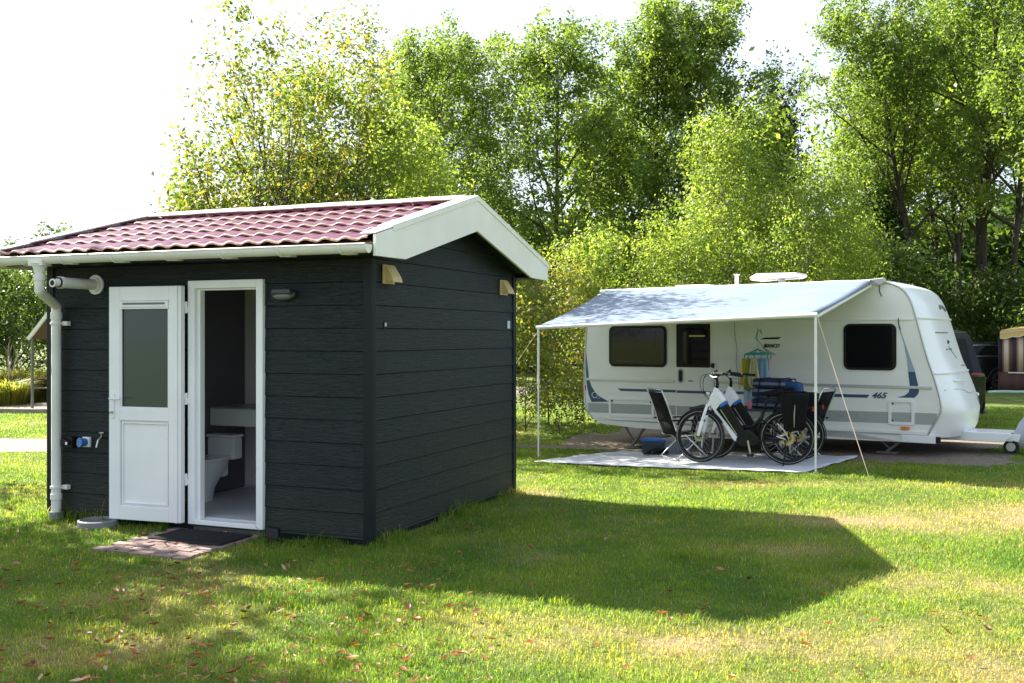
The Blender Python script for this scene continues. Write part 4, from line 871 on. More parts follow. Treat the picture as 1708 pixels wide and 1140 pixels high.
def pannier(bike, side, label):
    p = empty('pannier_bag', (0, 0, 0), 0, label, 'bag', 'panniers on the bicycles'); p.matrix_world = Matrix.Translation(bike.location) @ bike.rotation_euler.to_matrix().to_4x4() @ Matrix.Translation((-.09, side*.135, .47))
    m = MB(); rr = []
    for z, rx, ry in ((0, .09, .045), (.015, .125, .06), (.12, .145, .068), (.30, .16, .068), (.38, .165, .065), (.42, .165, .06)):
        rr.append([(rx*max(-1, min(1, 1.25*math.cos(a))), ry*max(-1, min(1, 1.25*math.sin(a)))*(1+.06*math.sin(z*30+a*2)), z) for a in [2*math.pi*k/24 for k in range(25)]])
    m.grid(rr); m.add(rr[0][:-1], [tuple(range(24))]); m.build('bag_body', FABB, p, smooth='all')
    m = MB(); rr2 = [[(q_[0]*1.05, q_[1]*1.08, z) for q_ in rr[-1]] for z in (.38, .44)] + [[(q_[0]*.85, q_[1]*.8, .462) for q_ in rr[-1]]]; m.grid(rr2); m.add(rr2[-1][:-1], [tuple(range(24))]); m.build('flap', FABB, p, smooth='all')
    m = MB(); m.tube([(0, side*.071, .05), (.0, side*.078, .20), (-.01, side*.074, .33)], [.004, .009, .004], 6); m.build('reflective_strip', SPOKE, p)
pannier(bk, 1, 'black pannier bag with silver strip hanging on the nearer bicycle, facing the camera')
pannier(bk, -1, 'black pannier bag on the far side of the nearer bicycle')
pannier(b2, 1, 'black pannier bag hanging on the bicycle behind, facing the nearer bike')

# ------------------------------------------------------------------ CHAIRS, TABLE, CAMPING THINGS
def make_chair():
    c = empty('folding_chair', (0, 0, 0))            # faces +x
    m = MB(); pts = [(-.20, .40), (-.27, .60), (-.34, .85), (-.42, 1.08)]
    for i in range(3):
        a, b_ = pts[i], pts[i+1]
        m.add([(a[0], -.235, a[1]), (a[0], .235, a[1]), (b_[0], .235, b_[1]), (b_[0], -.235, b_[1])], [(0, 1, 2, 3)])
    m.build('backrest', FABB, c, solid=.02, smooth='all')
    m = MB(); m.add([(-.2, -.235, .40), (.04, -.235, .38), (.26, -.235, .42), (-.2, .235, .40), (.04, .235, .38), (.26, .235, .42)], [(0, 1, 4, 3), (1, 2, 5, 4)]); m.build('seat', FABB, c, solid=.02)
    m = MB()
    for s_ in (-1, 1):
        y = s_*.25; m.tube([(-.19, y, .36), (-.27, y, .60), (-.35, y, .86), (-.44, y, 1.11), (-.445, y*.86, 1.14)], .012, 8); m.tube([(-.22, y, .39), (.28, y, .42)], .012, 8)
    m.tube([(-.445, -.215, 1.14), (-.445, .215, 1.14)], .012, 8); m.build('side_rail', ALU, c, smooth='all')
    for x0, x1, o_ in ((.16, -.20, .27), (-.12, .22, .285)):
        m = MB(); m.tube(smooth_curve([(x0, -o_, .42), (x1, -o_, .05), (x1*1.02, -o_+.03, .014), (x1*1.02, o_-.03, .014), (x1, o_, .05), (x0, o_, .42)], 2), .011, 8); m.build('leg', ALU, c, smooth='all')
    for s_ in (-1, 1):
        m = MB(); m.box(-.32, .18, s_*.30-.025, s_*.30+.025, .635, .66); a_ = m.build('armrest', BLACKP, c, bevel=.008); m = MB(); m.tube([(.14, s_*.29, .64), (.05, s_*.285, .40)], .008, 6); m.build('arm_support', ALU, a_)
    return c
def place(o, u, Y, rz, label=None, cat=None, group=None, dz=.03):
    x = (u-854)/F*Y; o.location = (x, Y, G(x, Y)+dz); o.rotation_euler = (0, 0, rz)
    return tag(o, label, cat, group)
c1 = make_chair(); place(c1, 1141, 14.3, R(16), 'black folding camping chair with silver legs left of the bicycles', 'chair', 'folding chairs round the camping table')
c1.scale = (1, 1, .85)
c2 = copy_tree(c1); place(c2, 1330, 14.1, R(142), 'black folding camping chair right of the bicycles behind the awning leg', 'chair')
tb = empty('camping_table', (0, 0, 0), 0, 'long dark grey camping table with silver legs behind the bicycles', 'table'); place(tb, 1244, 14.55, CA+R(8))
m = MB(); m.box(-.72, .74, -.36, .36, .66, .69); m.build('tabletop', mat('table_dark', (.06, .065, .07), .6), tb, bevel=.006)
for sx in (-1, 1):
    for sy in (-1, 1): m = MB(); m.tube([(sx*.5, sy*.3, .66), (sx*.56, sy*.33, .01)], .014, 8); m.build('leg', ALU, tb, smooth=True)
m = MB(); m.tube([(-.53, 0, .25), (.53, 0, .25)], .010, 8); m.build('stretcher', ALU, tb)
def on_table(dx, dy, z=.691): 
    M = Matrix.Translation(tb.location) @ Matrix.Rotation(CA+R(8), 4, 'Z'); return M @ Vector((dx, dy, z))
STR = mat('striped_cloth', (.02, .025, .06), .8)
n = STR.node_tree; t_ = n.nodes.new('ShaderNodeTexCoord'); wv = n.nodes.new('ShaderNodeTexWave'); wv.bands_direction = 'Z'; wv.inputs['Scale'].default_value = 3.2; wv.inputs['Distortion'].default_value = .6
r_ = n.nodes.new('ShaderNodeValToRGB'); r_.color_ramp.elements[0].position = .62; r_.color_ramp.elements[0].color = (.018, .025, .07, 1); r_.color_ramp.elements[1].position = .74; r_.color_ramp.elements[1].color = (.16, .18, .24, 1)
n.links.new(t_.outputs['Object'], wv.inputs[0]); n.links.new(wv.outputs[0], r_.inputs[0]); n.links.new(r_.outputs[0], n.nodes['Principled BSDF'].inputs['Base Color'])
p = on_table(.36, .05); cu = empty('striped_cushion', p, CA, 'thick navy cushion with grey stripes and straps lying on the camping table', 'cushion')
m = MB()
for k, z in enumerate((0, .14, .28)): m.box(-.25+.01*k, .25-.01*k, -.2, .2, z, z+.135)
m.build('cushion_body', STR, cu, bevel=.045, seg=4, smooth=True)
for x in (-.16, .12): m = MB(); m.bar((x, -.203, .0), (x+.06, -.207, .42), .025, .006, (1, 0, 0)); m.bar((x+.06, -.2, .418), (x+.06, .2, .418), .025, .006); m.build('strap', BLACKP, cu)
p = on_table(.66, .0)
m = MB(); bb_ = empty('blue_bag', (p.x, p.y, p.z), CA, 'bright and navy blue bag standing to the right of the striped cushion', 'bag')
m.prism([(-.10, .0), (.10, 0), (.12, .2), (.10, .36), (-.10, .38), (-.12, .2)], (0, -.12, 0), (1, 0, 0), (0, 0, 1), (0, .24, 0)); m.build('bag_body', mat('bag_blue', (.015, .03, .09), .8, c2=(.02, .14, .40), nscale=5), bb_, bevel=.03, seg=3, smooth=True)
m = MB(); m.tube([(-.06, -.06, .36), (-.04, -.05, .41), (.04, -.05, .41), (.06, -.06, .36)], .01, 6); m.build('handle', BLACKP, bb_, smooth=True)
# crates under the caravan edge
def crate(u, Y, L_, Wd_, H_, mt, rim, label, rz=CA):
    e = empty('storage_crate', (0, 0, 0)); place(e, u, Y, rz, label, 'crate', dz=.012)
    m = MB(); m.box(-L_/2, L_/2, -Wd_/2, -Wd_/2+.012, 0, H_); m.box(-L_/2, L_/2, Wd_/2-.012, Wd_/2, 0, H_); m.box(-L_/2, -L_/2+.012, -Wd_/2+.012, Wd_/2-.012, 0, H_); m.box(L_/2-.012, L_/2, -Wd_/2+.012, Wd_/2-.012, 0, H_); m.box(-L_/2+.012, L_/2-.012, -Wd_/2+.012, Wd_/2-.012, 0, .012)
    for k in range(5): m.box(-L_/2+L_*(k+.7)/6, -L_/2+L_*(k+.7)/6+.015, -Wd_/2-.006, -Wd_/2-.0005, .01, H_-.05)
    m.build('crate_body', mt, e, bevel=.004)
    m = MB(); m.box(-L_/2-.015, L_/2+.015, -Wd_/2-.015, Wd_/2+.015, H_+.001, H_+.04); m.build('lid', rim, e, bevel=.006); return e
crate(1096, 15.35, .36, .28, .20, mat('crate_dark', (.02, .03, .05), .5), BLUEP, 'dark crate with bright blue lid on the mat edge below the caravan')
crate(1129, 15.2, .34, .30, .20, mat('crate_grey', (.16, .19, .24), .5), mat('lid_grey', (.20, .22, .25), .5), 'grey crate with grey lid behind the left folding chair')
def shoe(u, Y, rz, label):
    e = empty('shoe', (0, 0, 0)); place(e, u, Y, rz, label, 'shoe', 'shoes in front of the blue lidded crate'); m = MB(); rr = []
    for x, wd, h in ((-.13, .03, .07), (-.11, .04, .09), (-.05, .04, .09), (.02, .042, .07), (.09, .046, .055), (.13, .035, .04), (.15, .012, .02)):
        rr.append([(x, wd*math.cos(a), .012+h*.5+h*.5*math.sin(a)) for a in [2*math.pi*k/12 for k in range(13)]])
    m.grid(rr); m.build('upper', BLACKP, e, smooth='all'); m = MB(); m.prism([(-.135, -.035), (.1, -.047), (.15, -.015), (.15, .015), (.1, .047), (-.135, .035)], (0, 0, 0), (1, 0, 0), (0, 1, 0), (0, 0, .02)); m.build('sole', GREYP, e, bevel=.004)
shoe(1089, 14.95, R(200), 'left shoe of the dark pair by the blue lidded crate'); shoe(1100, 14.9, R(205), 'right shoe of the dark pair by the blue lidded crate, nearest the chair')
# pink cup on the table edge
p = on_table(.12, -.30); cup = empty('plastic_cup', p, 0, 'translucent pink cup standing on the camping table between bike frames', 'cup'); m = MB(); m.lathe([(.028, 0), (.036, .11), (.033, .11), (.026, .005)], (0, 0, 0), n=16); m.build('cup_body', mat('pink_plastic', (.70, .20, .28), .3), cup, smooth=True)
# clothes hanger with laundry
TURQ = mat('turquoise_plastic', (.04, .36, .33), .35)
hs_, hz = cpx(1264, 541, -.32); hp = c2w(hs_, -.32)
hg = empty('clothes_hanger', (hp.x, hp.y, 1.38), CA, 'turquoise round peg hanger hanging by the caravan wall', 'hanger')
m = MB(); m.tube([(.20*math.cos(2*math.pi*k/28), .15*math.sin(2*math.pi*k/28), -.04) for k in range(28)], .010, 6, closed=True); m.tube([(.13*math.cos(2*math.pi*k/20), .10*math.sin(2*math.pi*k/20), -.02) for k in range(20)], .007, 6, closed=True)
for k in range(6): a = k*math.pi/3+.3; m.tube([(0, 0, .04), (.1*math.cos(a), .08*math.sin(a), -.01), (.20*math.cos(a), .15*math.sin(a), -.04)], .007, 6)
m.build('ring', TURQ, hg, smooth='all')
m = MB(); m.tube([(0, 0, .04), (0, 0, .36)], .003, 5); m.tube([(.0, 0, .16), (-.03, 0, .20), (.0, 0, .30), (.045, 0, .32), (.055, 0, .26)], .010, 7); m.build('hook', TURQ, hg, smooth='all')
m = MB(); m.tube([(0, 0, .36), (0, .06, .445), (0, .30, .455)], .004, 5); m.build('cord', WHITE, hg)
for k in range(12):
    a = k*math.pi/6; m = MB(); m.box(-.006, .006, -.008, .008, -.045, .012, Matrix.Translation((.20*math.cos(a), .15*math.sin(a), -.06))); m.build('peg', TURQ, hg)
def cloth(u, w_, z0, z1, wt, wb, mt, label, seed, tip=False):
    s_, _ = cpx(u, 620, w_); p = c2w(s_, w_); e_ = None; m = MB(); rr = []; rnd = random.Random(seed)
    for i in range(10):
        t = i/9; z = -(z0-z1)*t; wd = wt+(wb-wt)*min(1, t*1.3); rr.append([])
        if tip: wd *= (1 if t < .72 else 1-(t-.72)*2.4)
        for j in range(9):
            x = (j/8-.5)*wd; rr[-1].append((x+.02*t*(.5 if tip else -.2), .022*math.sin(j*1.9+seed+t*2)*(.4+t), z+(.03*abs(j/8-.5)*2 if t == 1 else 0)))
    m.grid(rr); o_ = m.build('hanging_cloth', mt, None, smooth='all', solid=.004, loc=(p.x, p.y, z0)); o_.rotation_euler = (0, 0, CA); return tag(o_, label, 'cloth', 'washing on the turquoise hanger')
cm = lambda nm, c: mat(nm, c, .9, bump=.3, nscale=40)
cloth(1240.5, -.42, 1.28, .86, .06, .11, cm('yellow_cloth', (.75, .58, .02)), 'bright yellow cloth hanging leftmost on the turquoise hanger', 1)
cloth(1248.5, -.47, 1.28, .80, .07, .13, cm('olive_cloth', (.32, .34, .10)), 'olive green cloth between the yellow and the cream one', 2)
cloth(1257, -.50, 1.29, .82, .07, .19, cm('cream_cloth', (.62, .56, .30)), 'cream cloth hanging to a point in the middle of the hanger', 3, True)
cloth(1271, -.32, 1.28, .55, .16, .26, cm('light_blue_cloth', (.30, .48, .66)), 'long light blue towel hanging right of the cream cloth', 4)
cloth(1251, -.22, 1.26, .55, .12, .2, cm('pale_blue_cloth', (.42, .56, .70)), 'long pale blue towel hanging behind the olive cloth', 5)
cloth(1278.5, -.22, 1.28, .92, .07, .08, cm('pink_cloth', (.65, .22, .42)), 'pink cloth hanging rightmost on the turquoise hanger', 6)

# ------------------------------------------------------------------ RIGHT SIDE: tent, cars
x0 = (1665-854)/F*30.7; tg_ = G(x0, 30.7)
tent = empty('awning_tent', (x0, 30.7, tg_), R(-30), 'brown and cream striped awning tent with yellow scalloped roof at the right edge', 'tent')
STRI = mat('tent_stripes', (.3, .2, .15), .85); n = STRI.node_tree; t_ = n.nodes.new('ShaderNodeTexCoord'); sp = n.nodes.new('ShaderNodeSeparateXYZ'); mt_ = n.nodes.new('ShaderNodeMath'); mt_.operation = 'MULTIPLY'; mt_.inputs[1].default_value = 2.6; fr_ = n.nodes.new('ShaderNodeMath'); fr_.operation = 'FRACT'
r_ = n.nodes.new('ShaderNodeValToRGB'); r_.color_ramp.interpolation = 'CONSTANT'; e = r_.color_ramp.elements; e[0].position = 0; e[0].color = (.03, .025, .04, 1); e[1].position = .30; e[1].color = (.30, .15, .09, 1)
for p_, c_ in ((.42, (.50, .42, .34)), (.72, (.26, .13, .08)), (.82, (.10, .06, .05))): k = e.new(p_); k.color = (*c_, 1)
n.links.new(t_.outputs['Object'], sp.inputs[0]); n.links.new(sp.outputs[0], mt_.inputs[0]); n.links.new(mt_.outputs[0], fr_.inputs[0]); n.links.new(fr_.outputs[0], r_.inputs[0]); n.links.new(r_.outputs[0], n.nodes['Principled BSDF'].inputs['Base Color'])
BRN = mat('tent_brown', (.075, .035, .03), .9); YELT = mat('tent_yellow', (.62, .42, .14), .8); CRM = mat('tent_cream', (.62, .55, .48), .8)
def wavy(x0, x1, y, z0, z1, zt=None): 
    r1 = []; r2 = []; n_ = 24
    for i in range(n_+1):
        t = i/n_; r1.append((x0+(x1-x0)*t, y+.03*math.sin(t*18), z0)); r2.append((x0+(x1-x0)*t, y+.03*math.sin(t*18), z1 if zt is None else z1+(zt-z1)*t))
    return [r1, r2]
m = MB(); m.grid(wavy(0, .80, 0, .62, 1.66)); m.build('wall', STRI, tent, smooth='all', solid=.004, label='striped upper wall panel')
m = MB(); m.grid(wavy(0, .82, 0, 0, .615)); m.build('wall', BRN, tent, smooth='all', solid=.004, label='plain dark brown lower wall panel')
m = MB(); m.add([(0, 0, 0), (-.15, 2.6, 0), (-.05, 2.6, 2.1), (.08, 0, 1.66)], [(0, 1, 2, 3)]); m.add([(-.0, 2.6, 0), (3.6, 2.6, 0), (3.6, 2.6, 2.1), (-.05, 2.6, 1.8)], [(0, 1, 2, 3)]); m.build('back_wall', BRN, tent, solid=.004)
m = MB(); m.box(.27, .80, -.045, -.035, .585, .625); m.build('window_flap', CRM, tent)
m = MB(); m.add([(.05, -.05, 1.80), (3.6, -.05, 2.35), (3.6, 2.6, 2.45), (-.1, 2.6, 1.9)], [(0, 1, 2, 3)]); m.build('roof', YELT, tent, solid=.01)
m = MB(); n_ = 64; top = []; mid = []; bot = []
for i in range(n_+1):
    t = i/n_; x = .05+3.55*t; zt = 1.79+.55*t; top.append((x, -.06, zt)); bot.append((x, -.065, zt-.17-.035*abs(math.sin(t*34))))
m.grid([top, bot]); vl = m.build('valance', YELT, tent, solid=.004); m = MB(); m.tube([(p[0], p[1]-.005, p[2]) for p in bot], .014, 5); m.tube([(p[0], p[1]-.005, p[2]-.03) for p in top], .016, 5); m.build('valance_trim', CRM, vl)
m = MB()
for x in (.82, 1.6): m.tube([(x, -.0, 0), (x-.04 if x < 1 else x, 0, 1.95)], .016, 6)
for z in (.95, 1.28): m.tube([(.8, .0, z), (1.6, .0, z)], .012, 6)
m.tube([(1.2, 0, .6), (1.2, 0, 1.9)], .01, 6); m.build('pole', ALU, tent)
for x_, l_ in ((1.12, 'seat of the blue chair'),):
    e_ = empty('garden_chair', (x0+1.35, 30.4, tg_), R(150), 'blue garden chair standing inside the striped tent opening', 'chair'); m = MB(); m.box(-.22, .22, -.22, .22, .40, .44); m.build('seat', BLUEP, e_, bevel=.01); m = MB(); m.box(-.22, .22, .2, .24, .44, .85); m.build('backrest', BLUEP, e_, bevel=.01)
    for a in (-1, 1):
        for b_ in (-1, 1): m = MB(); m.box(a*.2-.015, a*.2+.015, b_*.2-.015, b_*.2+.015, 0, .40); m.build('leg', ALU, e_)
pg = empty('rolled_ground_sheet', (x0-.1, 30.2, tg_), R(-20), 'pale green and grey rolled sheet lying on the ground before the striped tent', 'roll'); m = MB(); m.tube(smooth_curve([(-.4, 0, .03), (0, .02, .05), (.4, -.03, .05), (.75, 0, .06), (.95, 0, .03)], 3), .05, 8); m.build('roll_body', mat('pale_green', (.35, .50, .42), .7), pg, smooth='all')

CARP = mat('car_paint_dark', (.006, .008, .008), .25, coat=.15, spec=.3); CGLASS = mat('car_glass', (.008, .010, .009), .06, spec=.22)
def make_car(Lc, Wc, Hc):
    c = empty('parked_car', (0, 0, 0)); m = MB()      # x forward, origin rear centre
    lower = [(0, .35), (-.05, .5), (-.04, .85), (.03, 1.0), (1.2, 1.02), (3.0, 1.0), (3.5, .95), (Lc-.15, .75), (Lc, .5), (Lc-.05, .28), (.05, .25)]
    lo2 = smooth_curve([(a, b, 0) for a, b in lower], 2, True); rows = []
    for y, k in ((-Wc/2, .0), (-Wc/2+.02, .6), (-Wc/2+.1, 1), (0, 1.02), (Wc/2-.1, 1), (Wc/2-.02, .6), (Wc/2, 0)):
        rows.append([(Lc/2+(p.x-Lc/2)*(1-.03*(1-k)), y, p.y-(.02*(1-k) if p.y > .6 else 0)) for p in lo2+[lo2[0]]])
    m.grid(rows); m.add(rows[0][:-1], [tuple(range(len(lo2)))]); m.add(rows[-1][:-1], [tuple(range(len(lo2)))]); body = m.build('body', CARP, c, smooth=True)
    up = [(.05, 1.0), (.12, 1.2), (.28, Hc-.14), (.42, Hc-.03), (1.0, Hc), (2.0, Hc-.01), (2.45, Hc-.08), (3.3, 1.0)]
    m = MB(); rows = []; u2 = smooth_curve([(a, b, 0) for a, b in up], 2)
    for y in (-1, -.97, -.85, 0, .85, .97, 1):
        rows.append([(p.x, y*(Wc/2-.05-.16*max(0, (p.y-1)/(Hc-1))), p.y-(.05 if abs(y) == 1 and p.y > Hc-.1 else 0)-(.015 if abs(y) == .97 and p.y > Hc-.1 else 0)) for p in u2])
    m.grid(rows); m.add(rows[0], [tuple(range(len(u2)))]); m.add(rows[-1], [tuple(range(len(u2)))]); m.build('cabin', CARP, c, smooth=True)
    for s_ in (-1, 1):
        yy = lambda z: s_*(Wc/2-.05-.16*max(0, (z-1)/(Hc-1))+.012)
        m = MB(); P = [(.45, 1.07), (.55, Hc-.16), (1.1, Hc-.09), (2.2, Hc-.10), (3.0, 1.07)]; m.add([(a, yy(b), b) for a, b in P], [tuple(range(5))]); sw = m.build('side_window', CGLASS, c, solid=.006)
        m = MB(); m.tube([(a, yy(b)+s_*.004, b) for a, b in P], .012, 6, closed=True); m.build('chrome_trim', STEEL, sw)
    m = MB(); m.add([(.035, y, z) if z < 1.1 else (.235, y*.86, z) for y, z in ((-.68, 1.03), (.68, 1.03), (.70, Hc-.17), (-.70, Hc-.17))], [(0, 1, 2, 3)]); m.build('rear_window', CGLASS, c, solid=.01)
    m = MB(); m.box(.26, .34, -.18, .18, Hc-.05, Hc-.01); m.build('brake_light', mat('brake_red', (.55, .03, .02), .3), c, bevel=.01)
    for s_ in (-1, 1): m = MB(); m.prism([(-.0, 0), (.10, 0), (.10, .28), (.03, .28)], (-.045, s_*(Wc/2-.17)-.09, .72), (1, 0, 0), (0, 0, 1), (0, .18, 0)); m.build('tail_light', mat('tail_red', (.35, .02, .02), .25), c, bevel=.01)
    m = MB(); m.box(-.09, .05, -Wc/2+.08, Wc/2-.08, .34, .50); m.build('bumper', BLACKP, c, bevel=.03)
    for x in (.85, Lc-.9):
        for s_ in (-1, 1):
            m1, m2 = MB(), MB(); wheel_(m1, m2, (x, s_*(Wc/2-.10), .33), .33, .21); t = m1.build('wheel', BLACKR, c, smooth=True); 
            for k in range(5): a = k*2*math.pi/5; m2.bar((x, s_*(Wc/2+.008), .33), (x+.19*math.cos(a), s_*(Wc/2+.008), .33+.19*math.sin(a)), .05, .02, (0, 1, 0))
            m2.build('rim', STEEL, t, smooth=True)
            m3 = MB(); m3.tube([(x+.39*math.cos(a), s_*(Wc/2-.012), .33+.39*math.sin(a)) for a in [R(-8+196*k/14) for k in range(15)]], .035, 6); m3.build('wheel_arch', BLACKP, c, smooth='all')
    return c
k1 = make_car(4.4, 1.78, 1.80); k1.location = (7.76, 18.9, G(7.7, 18.9)); k1.rotation_euler = (0, 0, R(84)); tag(k1, 'tall dark car seen from the rear just behind the caravan nose', 'car')
k2 = make_car(4.3, 1.78, 1.50); k2.location = (15.95, 32.3, G(15.9, 32.3)); k2.rotation_euler = (0, 0, R(172)); tag(k2, 'dark low car parked side-on under the trees left of the striped tent', 'car')

# ------------------------------------------------------------------ LEFT SIDE: deck, shelter, picnic table
dk = empty('wooden_deck', (-9.9, 22.3, G(-9.9, 22.3)), R(-12), 'low weathered wooden deck left of the cabin', 'deck')
DW = mat('weathered_wood', (.30, .24, .20), .85, c2=(.22, .18, .15), nscale=8, stretch=(1, 12, 1)); m = MB()
for i in range(26): m.box(-1.6+i*.145, -1.6+i*.145+.138, -.2, 4.2, .07, .10)
m.build('planks', DW, dk); m = MB(); m.box(-1.62, 2.2, -.225, -.20, .0, .095); m.box(-1.62, -1.6, -.2, 4.2, 0, .09); m.build('edge_board', DW, dk)
def at(u, Y, z): return Vector(((u-854)/F*Y, Y, z))
pt = empty('picnic_table', at(84, 25.2, G(-10, 25.2)+.10), R(-12), 'weathered wooden picnic table with bench on the deck', 'picnic table')
pt.scale = (.8, .8, .76)
m = MB()
for k in range(4): m.box(-.9, .9, -.36+.185*k, -.19+.185*k, .70, .735)
m.build('tabletop', DW, pt)
for s_ in (-1, 1):
    m = MB()
    for k in range(2): m.box(-.9, .9, s_*.70-.13+.135*k, s_*.70+.0+.135*k-.005, .42, .455)
    m.build('bench', DW, pt); 
    for q_ in (-1, 1):
        m = MB(); m.bar((s_*.65, q_*.30, .70), (s_*.65, q_*.62, .0), .07, .045, (1, 0, 0)); m.build('leg', DW, pt)
for s_ in (-1, 1): m = MB(); m.box(s_*.68-.02, s_*.68+.02, -.78, .78, .375, .42); m.build('cross_beam', DW, pt)
sh = empty('canvas_shelter', at(54, 22.4, G(-10.3, 22.4)+.10), R(-15), 'brown canvas shelter with white edged sloping roof on grey poles beyond the cabin', 'shelter')
m = MB(); CANV = mat('brown_canvas', (.11, .085, .065), .9)
for x, y, h in ((0, 0, 1.52), (3.4, 0, 1.52), (0, 3, 1.9), (3.4, 3, 1.9)): m = MB(); m.tube([(x, y, 0), (x, y, h)], .03, 8); m.build('pole', GREYP, sh)
m = MB(); m.add([(-.05, -.05, 1.50), (.55, -.05, 2.15), (.55, 3.1, 2.15), (-.05, 3.1, 1.50)], [(0, 1, 2, 3)]); m.add([(.55, -.05, 2.15), (3.5, -.05, 2.15), (3.5, 3.1, 2.15), (.55, 3.1, 2.15)], [(0, 1, 2, 3)]); m.build('roof', CANV, sh, solid=.02)
m = MB(); m.bar((-.06, -.06, 1.50), (.55, -.06, 2.16), .05, .07); m.bar((.55, -.06, 2.16), (3.5, -.06, 2.16), .05, .07); m.build('roof_edge', WHITEM, sh)
m = MB(); m.add([(.1, 3.0, 0), (3.5, 3.0, 0), (3.5, 3.0, 2.1), (.1, 3.0, 1.8)], [(0, 1, 2, 3)]); m.build('wall', CANV, sh, solid=.01)
m = MB(); m.tube([(0, 0, 1.5), (-.65, -.4, .55)], .006, 4); m.tube([(0, 0, 1.2), (-.35, -.1, .95)], .012, 4); m.build('guy_rope', GREYP, sh)

# ------------------------------------------------------------------ VEGETATION
def leaf_quads(rng, C, size, droop=0.0, elong=1.55, up=.5, bias=None):
    n = len(C); nrm = rng.normal(size=(n, 3)); nrm[:, 2] += up
    if bias is not None: nrm = nrm*.62+bias
    nrm[:, 2] += 0; nrm /= np.linalg.norm(nrm, axis=1)[:, None]
    a = rng.normal(size=(n, 3)); a[:, 2] -= droop; a -= nrm*(a*nrm).sum(1)[:, None]; a /= np.linalg.norm(a, axis=1)[:, None]; b = np.cross(nrm, a)
    s = (size*(.65+.7*rng.rand(n)))[:, None]; L_ = s*elong/1.25
    V = np.stack([C-a*L_*.5, C-b*s*.34-a*L_*.02+nrm*s*.10, C+a*L_*.5, C+b*s*.34-a*L_*.02+nrm*s*.10], 1)
    return V.reshape(-1, 3)
class Tree:
    def __init__(s, seed): s.rng = np.random.RandomState(seed); s.tb = MB(); s.C = []; s.T = []; s.S = []
    def limb(s, p, d, L_, r, lvl, maxl, P):
        rng = s.rng; n = 5 if lvl < 2 else 3; pts = [p.copy()]; q = p.copy(); dd = d.copy()
        for i in range(n):
            dd = dd + rng.normal(size=3)*P['wob']*(.6 if lvl == 0 else 1); dd[2] += P['lift'][min(lvl, len(P['lift'])-1)]/n; dd /= np.linalg.norm(dd); q = q+dd*L_/n; pts.append(q.copy())
        rr = [r*(1-.78*i/n) for i in range(n+1)]
        if r > .006: s.tb.tube(pts, rr, 6 if lvl < 1 else (5 if lvl == 1 else 3), cap=False)
        if lvl >= maxl:
            k = max(1, int(P['cl']*L_)) if P['cl'] < 50 else 1; base = rng.rand()
            for i in range(k):
                t = .25+.8*(i+rng.rand())/k; j = min(n-1, int(t*n)); c = pts[j]+(pts[j+1]-pts[j])*(t*n-j); s.C.append(c); s.T.append(base*.6+rng.rand()*.25)
            return
        kids = P['kids'][min(lvl, len(P['kids'])-1)]
        for i in range(kids):
            t = P['t0'][min(lvl, len(P['t0'])-1)]; t = t+(1-t)*(i+rng.rand()*.9)/kids; t = min(t, .985); j = int(t*n); c = pts[j]+(pts[j+1]-pts[j])*(t*n-j)
            ax = (pts[j+1]-pts[j]); ax /= np.linalg.norm(ax); az = i*2.4+rng.rand()*1.2
            u = np.cross(ax, [0, 0, 1]) if abs(ax[2]) < .95 else np.array([1., 0, 0]); u /= np.linalg.norm(u); v = np.cross(ax, u)
            sp = R(P['spread'][min(lvl, len(P['spread'])-1)]+rng.normal()*9)
            nd = ax*math.cos(sp)+(u*math.cos(az)+v*math.sin(az))*math.sin(sp)
            env = P['env'](t) if lvl == 0 else (1-.45*t)
            s.limb(c, nd, P['len'][lvl+1]*env*(.75+.5*rng.rand()), rr[j]*.5, lvl+1, maxl, P)
    def finish(s, root, bmat, lmat, lai, spread, size, droop=0, elong=1.55, flat=.8, H=5, rad=2):
        rng = s.rng; C = np.array(s.C); cx = np.median(C[:, :2], axis=0); kx = (rad-spread)/np.percentile(np.abs(C[:, 0]-cx[0]), 96); kz = (H-spread*.8)/np.percentile(C[:, 2], 99.3)
        K = np.array([kx, kx, kz]); C = C*K; s.tb.v = [(p[0]*kx, p[1]*kx, p[2]*kz) for p in s.tb.v]
        nleaf = int(lai*2*rad*(np.percentile(C[:, 2], 98)-np.percentile(C[:, 2], 3))*.8/(.4*size*size)); T = np.array(s.T); n = len(C); wg = rng.rand(n)**1.6+.04; idx = rng.choice(n, nleaf, p=wg/wg.sum())
        off = rng.normal(size=(nleaf, 3))*spread; off[:, 2] *= flat; off[:, 2] -= droop*np.abs(rng.normal(size=nleaf))*spread
        P_ = C[idx]+off; bi = off/np.linalg.norm(off, axis=1)[:, None]; bi[:, 2] += .35; V = leaf_quads(rng, P_, size, droop, elong, bias=bi); tint = np.clip(T[idx]+rng.normal(size=nleaf)*.13, 0, 1)
        s.tb.build('trunk', bmat, root, smooth='all', fix=False)
        big_mesh('crown', V, np.arange(nleaf*4).reshape(-1, 4), lmat, root, np.repeat(tint, 4))
OAKP = dict(wob=.13, lift=(.15, .45, .3, .1), kids=(19, 7, 5), t0=(.20, .25, .2), spread=(58, 50, 48), len=(0, 4.6, 2.2, 1.0), env=lambda t: (1.2-abs(t-.45)*1.2), cl=5)
